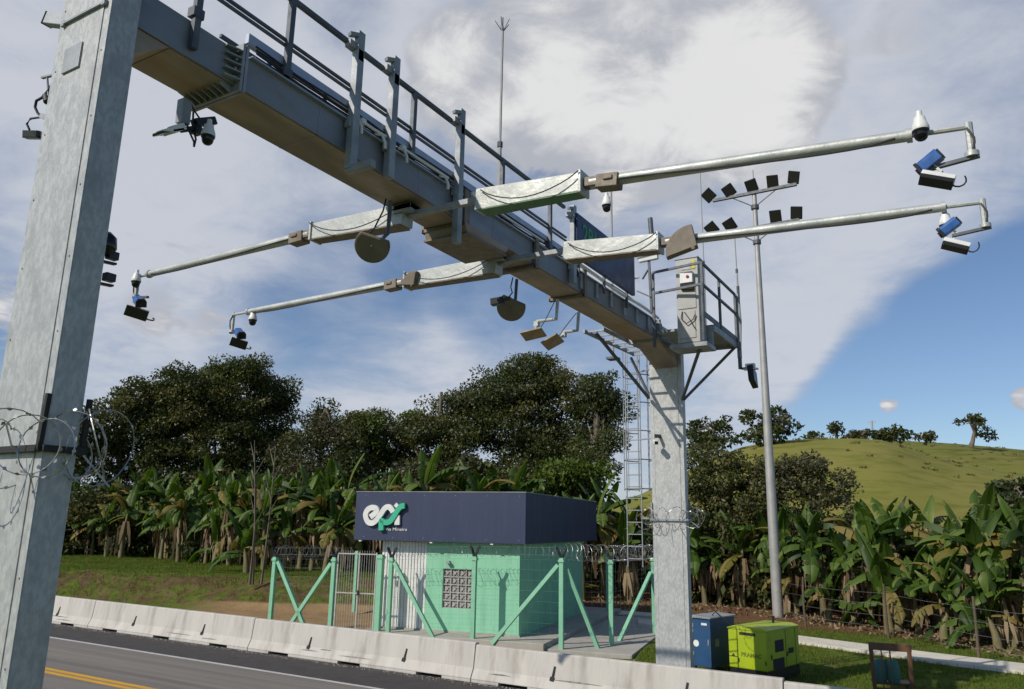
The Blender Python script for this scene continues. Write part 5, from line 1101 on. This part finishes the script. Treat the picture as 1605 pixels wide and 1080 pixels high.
# grass blades
def grass_patch(name, pts, h, seed, cols):
    rng = np.random.default_rng(seed); P = np.array(pts); n = len(P)
    a = rng.uniform(0, 6.28, n); w = rng.uniform(.007, .017, n); hh = h*rng.uniform(.4, 1.3, n); lx = rng.normal(size=n)*.35*hh; ly_ = rng.normal(size=n)*.35*hh
    dx, dy = np.cos(a)*w, np.sin(a)*w
    V = np.stack([np.stack([P[:, 0]-dx, P[:, 1]-dy, P[:, 2]], 1), np.stack([P[:, 0]+dx, P[:, 1]+dy, P[:, 2]], 1), np.stack([P[:, 0]+lx, P[:, 1]+ly_, P[:, 2]+hh], 1)], 1).reshape(-1, 3)
    me = bpy.data.meshes.new(name); me.vertices.add(3*n); me.vertices.foreach_set('co', V.astype(np.float32).ravel()); me.loops.add(3*n); me.loops.foreach_set('vertex_index', np.arange(3*n, dtype=np.int32)); me.polygons.add(n); me.polygons.foreach_set('loop_start', np.arange(0, 3*n, 3, dtype=np.int32)); me.materials.append(cols); me.update(calc_edges=True)
    o = bpy.data.objects.new(name, me); C.objects.link(o); return tag(o, kind='stuff')
GRASSL = leafmat('grass_blades', [(.06, .10, .012), (.10, .15, .02), (.17, .17, .045)], .7, .3, .1)
BANKL = leafmat('bank_tufts', [(.05, .065, .014), (.11, .08, .03), (.18, .12, .055)], .8, .2, .1)
rg = random.Random(3); pts = []
for k in range(90000):
    x = rg.uniform(-11.5, 12); y = 18.7+rg.random()**1.3*16
    if y > 31.2 and rg.random() < .3: continue
    v = KM.inverted() @ Vector((x, y, 0))
    if -5.8 < v.x < 4.1 and -1.1 < v.y < 11: continue
    if fbm(x, y, 1.9) < -.35 and rg.random() < .8: continue
    q = Vector((x, y, .05))-CAM; xx = q.dot(CR)/q.dot(CF)*FOC+CX
    if xx > 1700 or xx < 850: continue
    pts.append((x, y, HT(x, y)-.01))
grass_patch('grass', pts, .11, 4, GRASSL)
pts = []
for k in range(90000):
    x = rg.uniform(-58, -22); y = rg.uniform(21, 36); z = HT(x, y)
    if z < .28: continue
    pts.append((x, y, z-.01))
grass_patch('grass', [p for p in pts if p[2] > 1.1], .10, 5, GRASSL)
grass_patch('bank_grass', [p for p in pts if p[2] <= 1.1 and fbm(p[0]*1.4, p[1]*1.7, 1.5) > .15][::2], .2, 6, BANKL)
# dry leaf litter under the banana rows
rng = np.random.default_rng(8); L_ = []
for k in range(2200):
    px = rng.uniform(900, 1640); base_y = interp(px, [(900, 950)]+RIGHT); q = OZ(px, base_y, .05); f = 1+rng.uniform(-.01, .22); L_.append((q.x*f, q.y*f, HT(q.x*f, q.y*f)+rng.uniform(.01, .09)))
P = np.array(L_); o = leaf_mesh('leaf_litter', P, np.tile([0, 0, .2], (len(P), 1)), .12, [DRYL], .35, None, None, 9, 0); tag(o, kind='stuff')

# scrub and grass tufts dotted over the pasture
HP = []; HN = []
for o in [q for q in C.objects if q.name.startswith('hill') and q.get('kind') == 'structure']:
    me = o.data; rg2 = random.Random(len(HP)+2)
    for k in range(260):
        f = me.polygons[rg2.randrange(len(me.polygons))]; c = f.center; q = (c-CAM)
        if q.dot(CF) < 0 or c.z < 3: continue
        v0, v1, v2 = (me.vertices[f.vertices[i]].co for i in (0, 1, 2)); a_, b_ = rg2.random(), rg2.random(); c = v0+(v1-v0)*a_+(v2-v1)*b_
        s = rg2.choice((.15, .2, .3))
        for j in range(int(14*(1+s*3))):
            HP.append((c.x+rg2.gauss(0, s), c.y+rg2.gauss(0, s), c.z+abs(rg2.gauss(0, s*.35)))); HN.append((0, 0, 1))
o = leaf_mesh('hill_tufts', np.array(HP), np.array(HN, dtype=float), .16, [LEAF['olive'], LEAF['bright'], DRYL], .4, np.random.default_rng(3).integers(0, 3, len(HP)), None, 21, -.6); tag(o, kind='stuff')
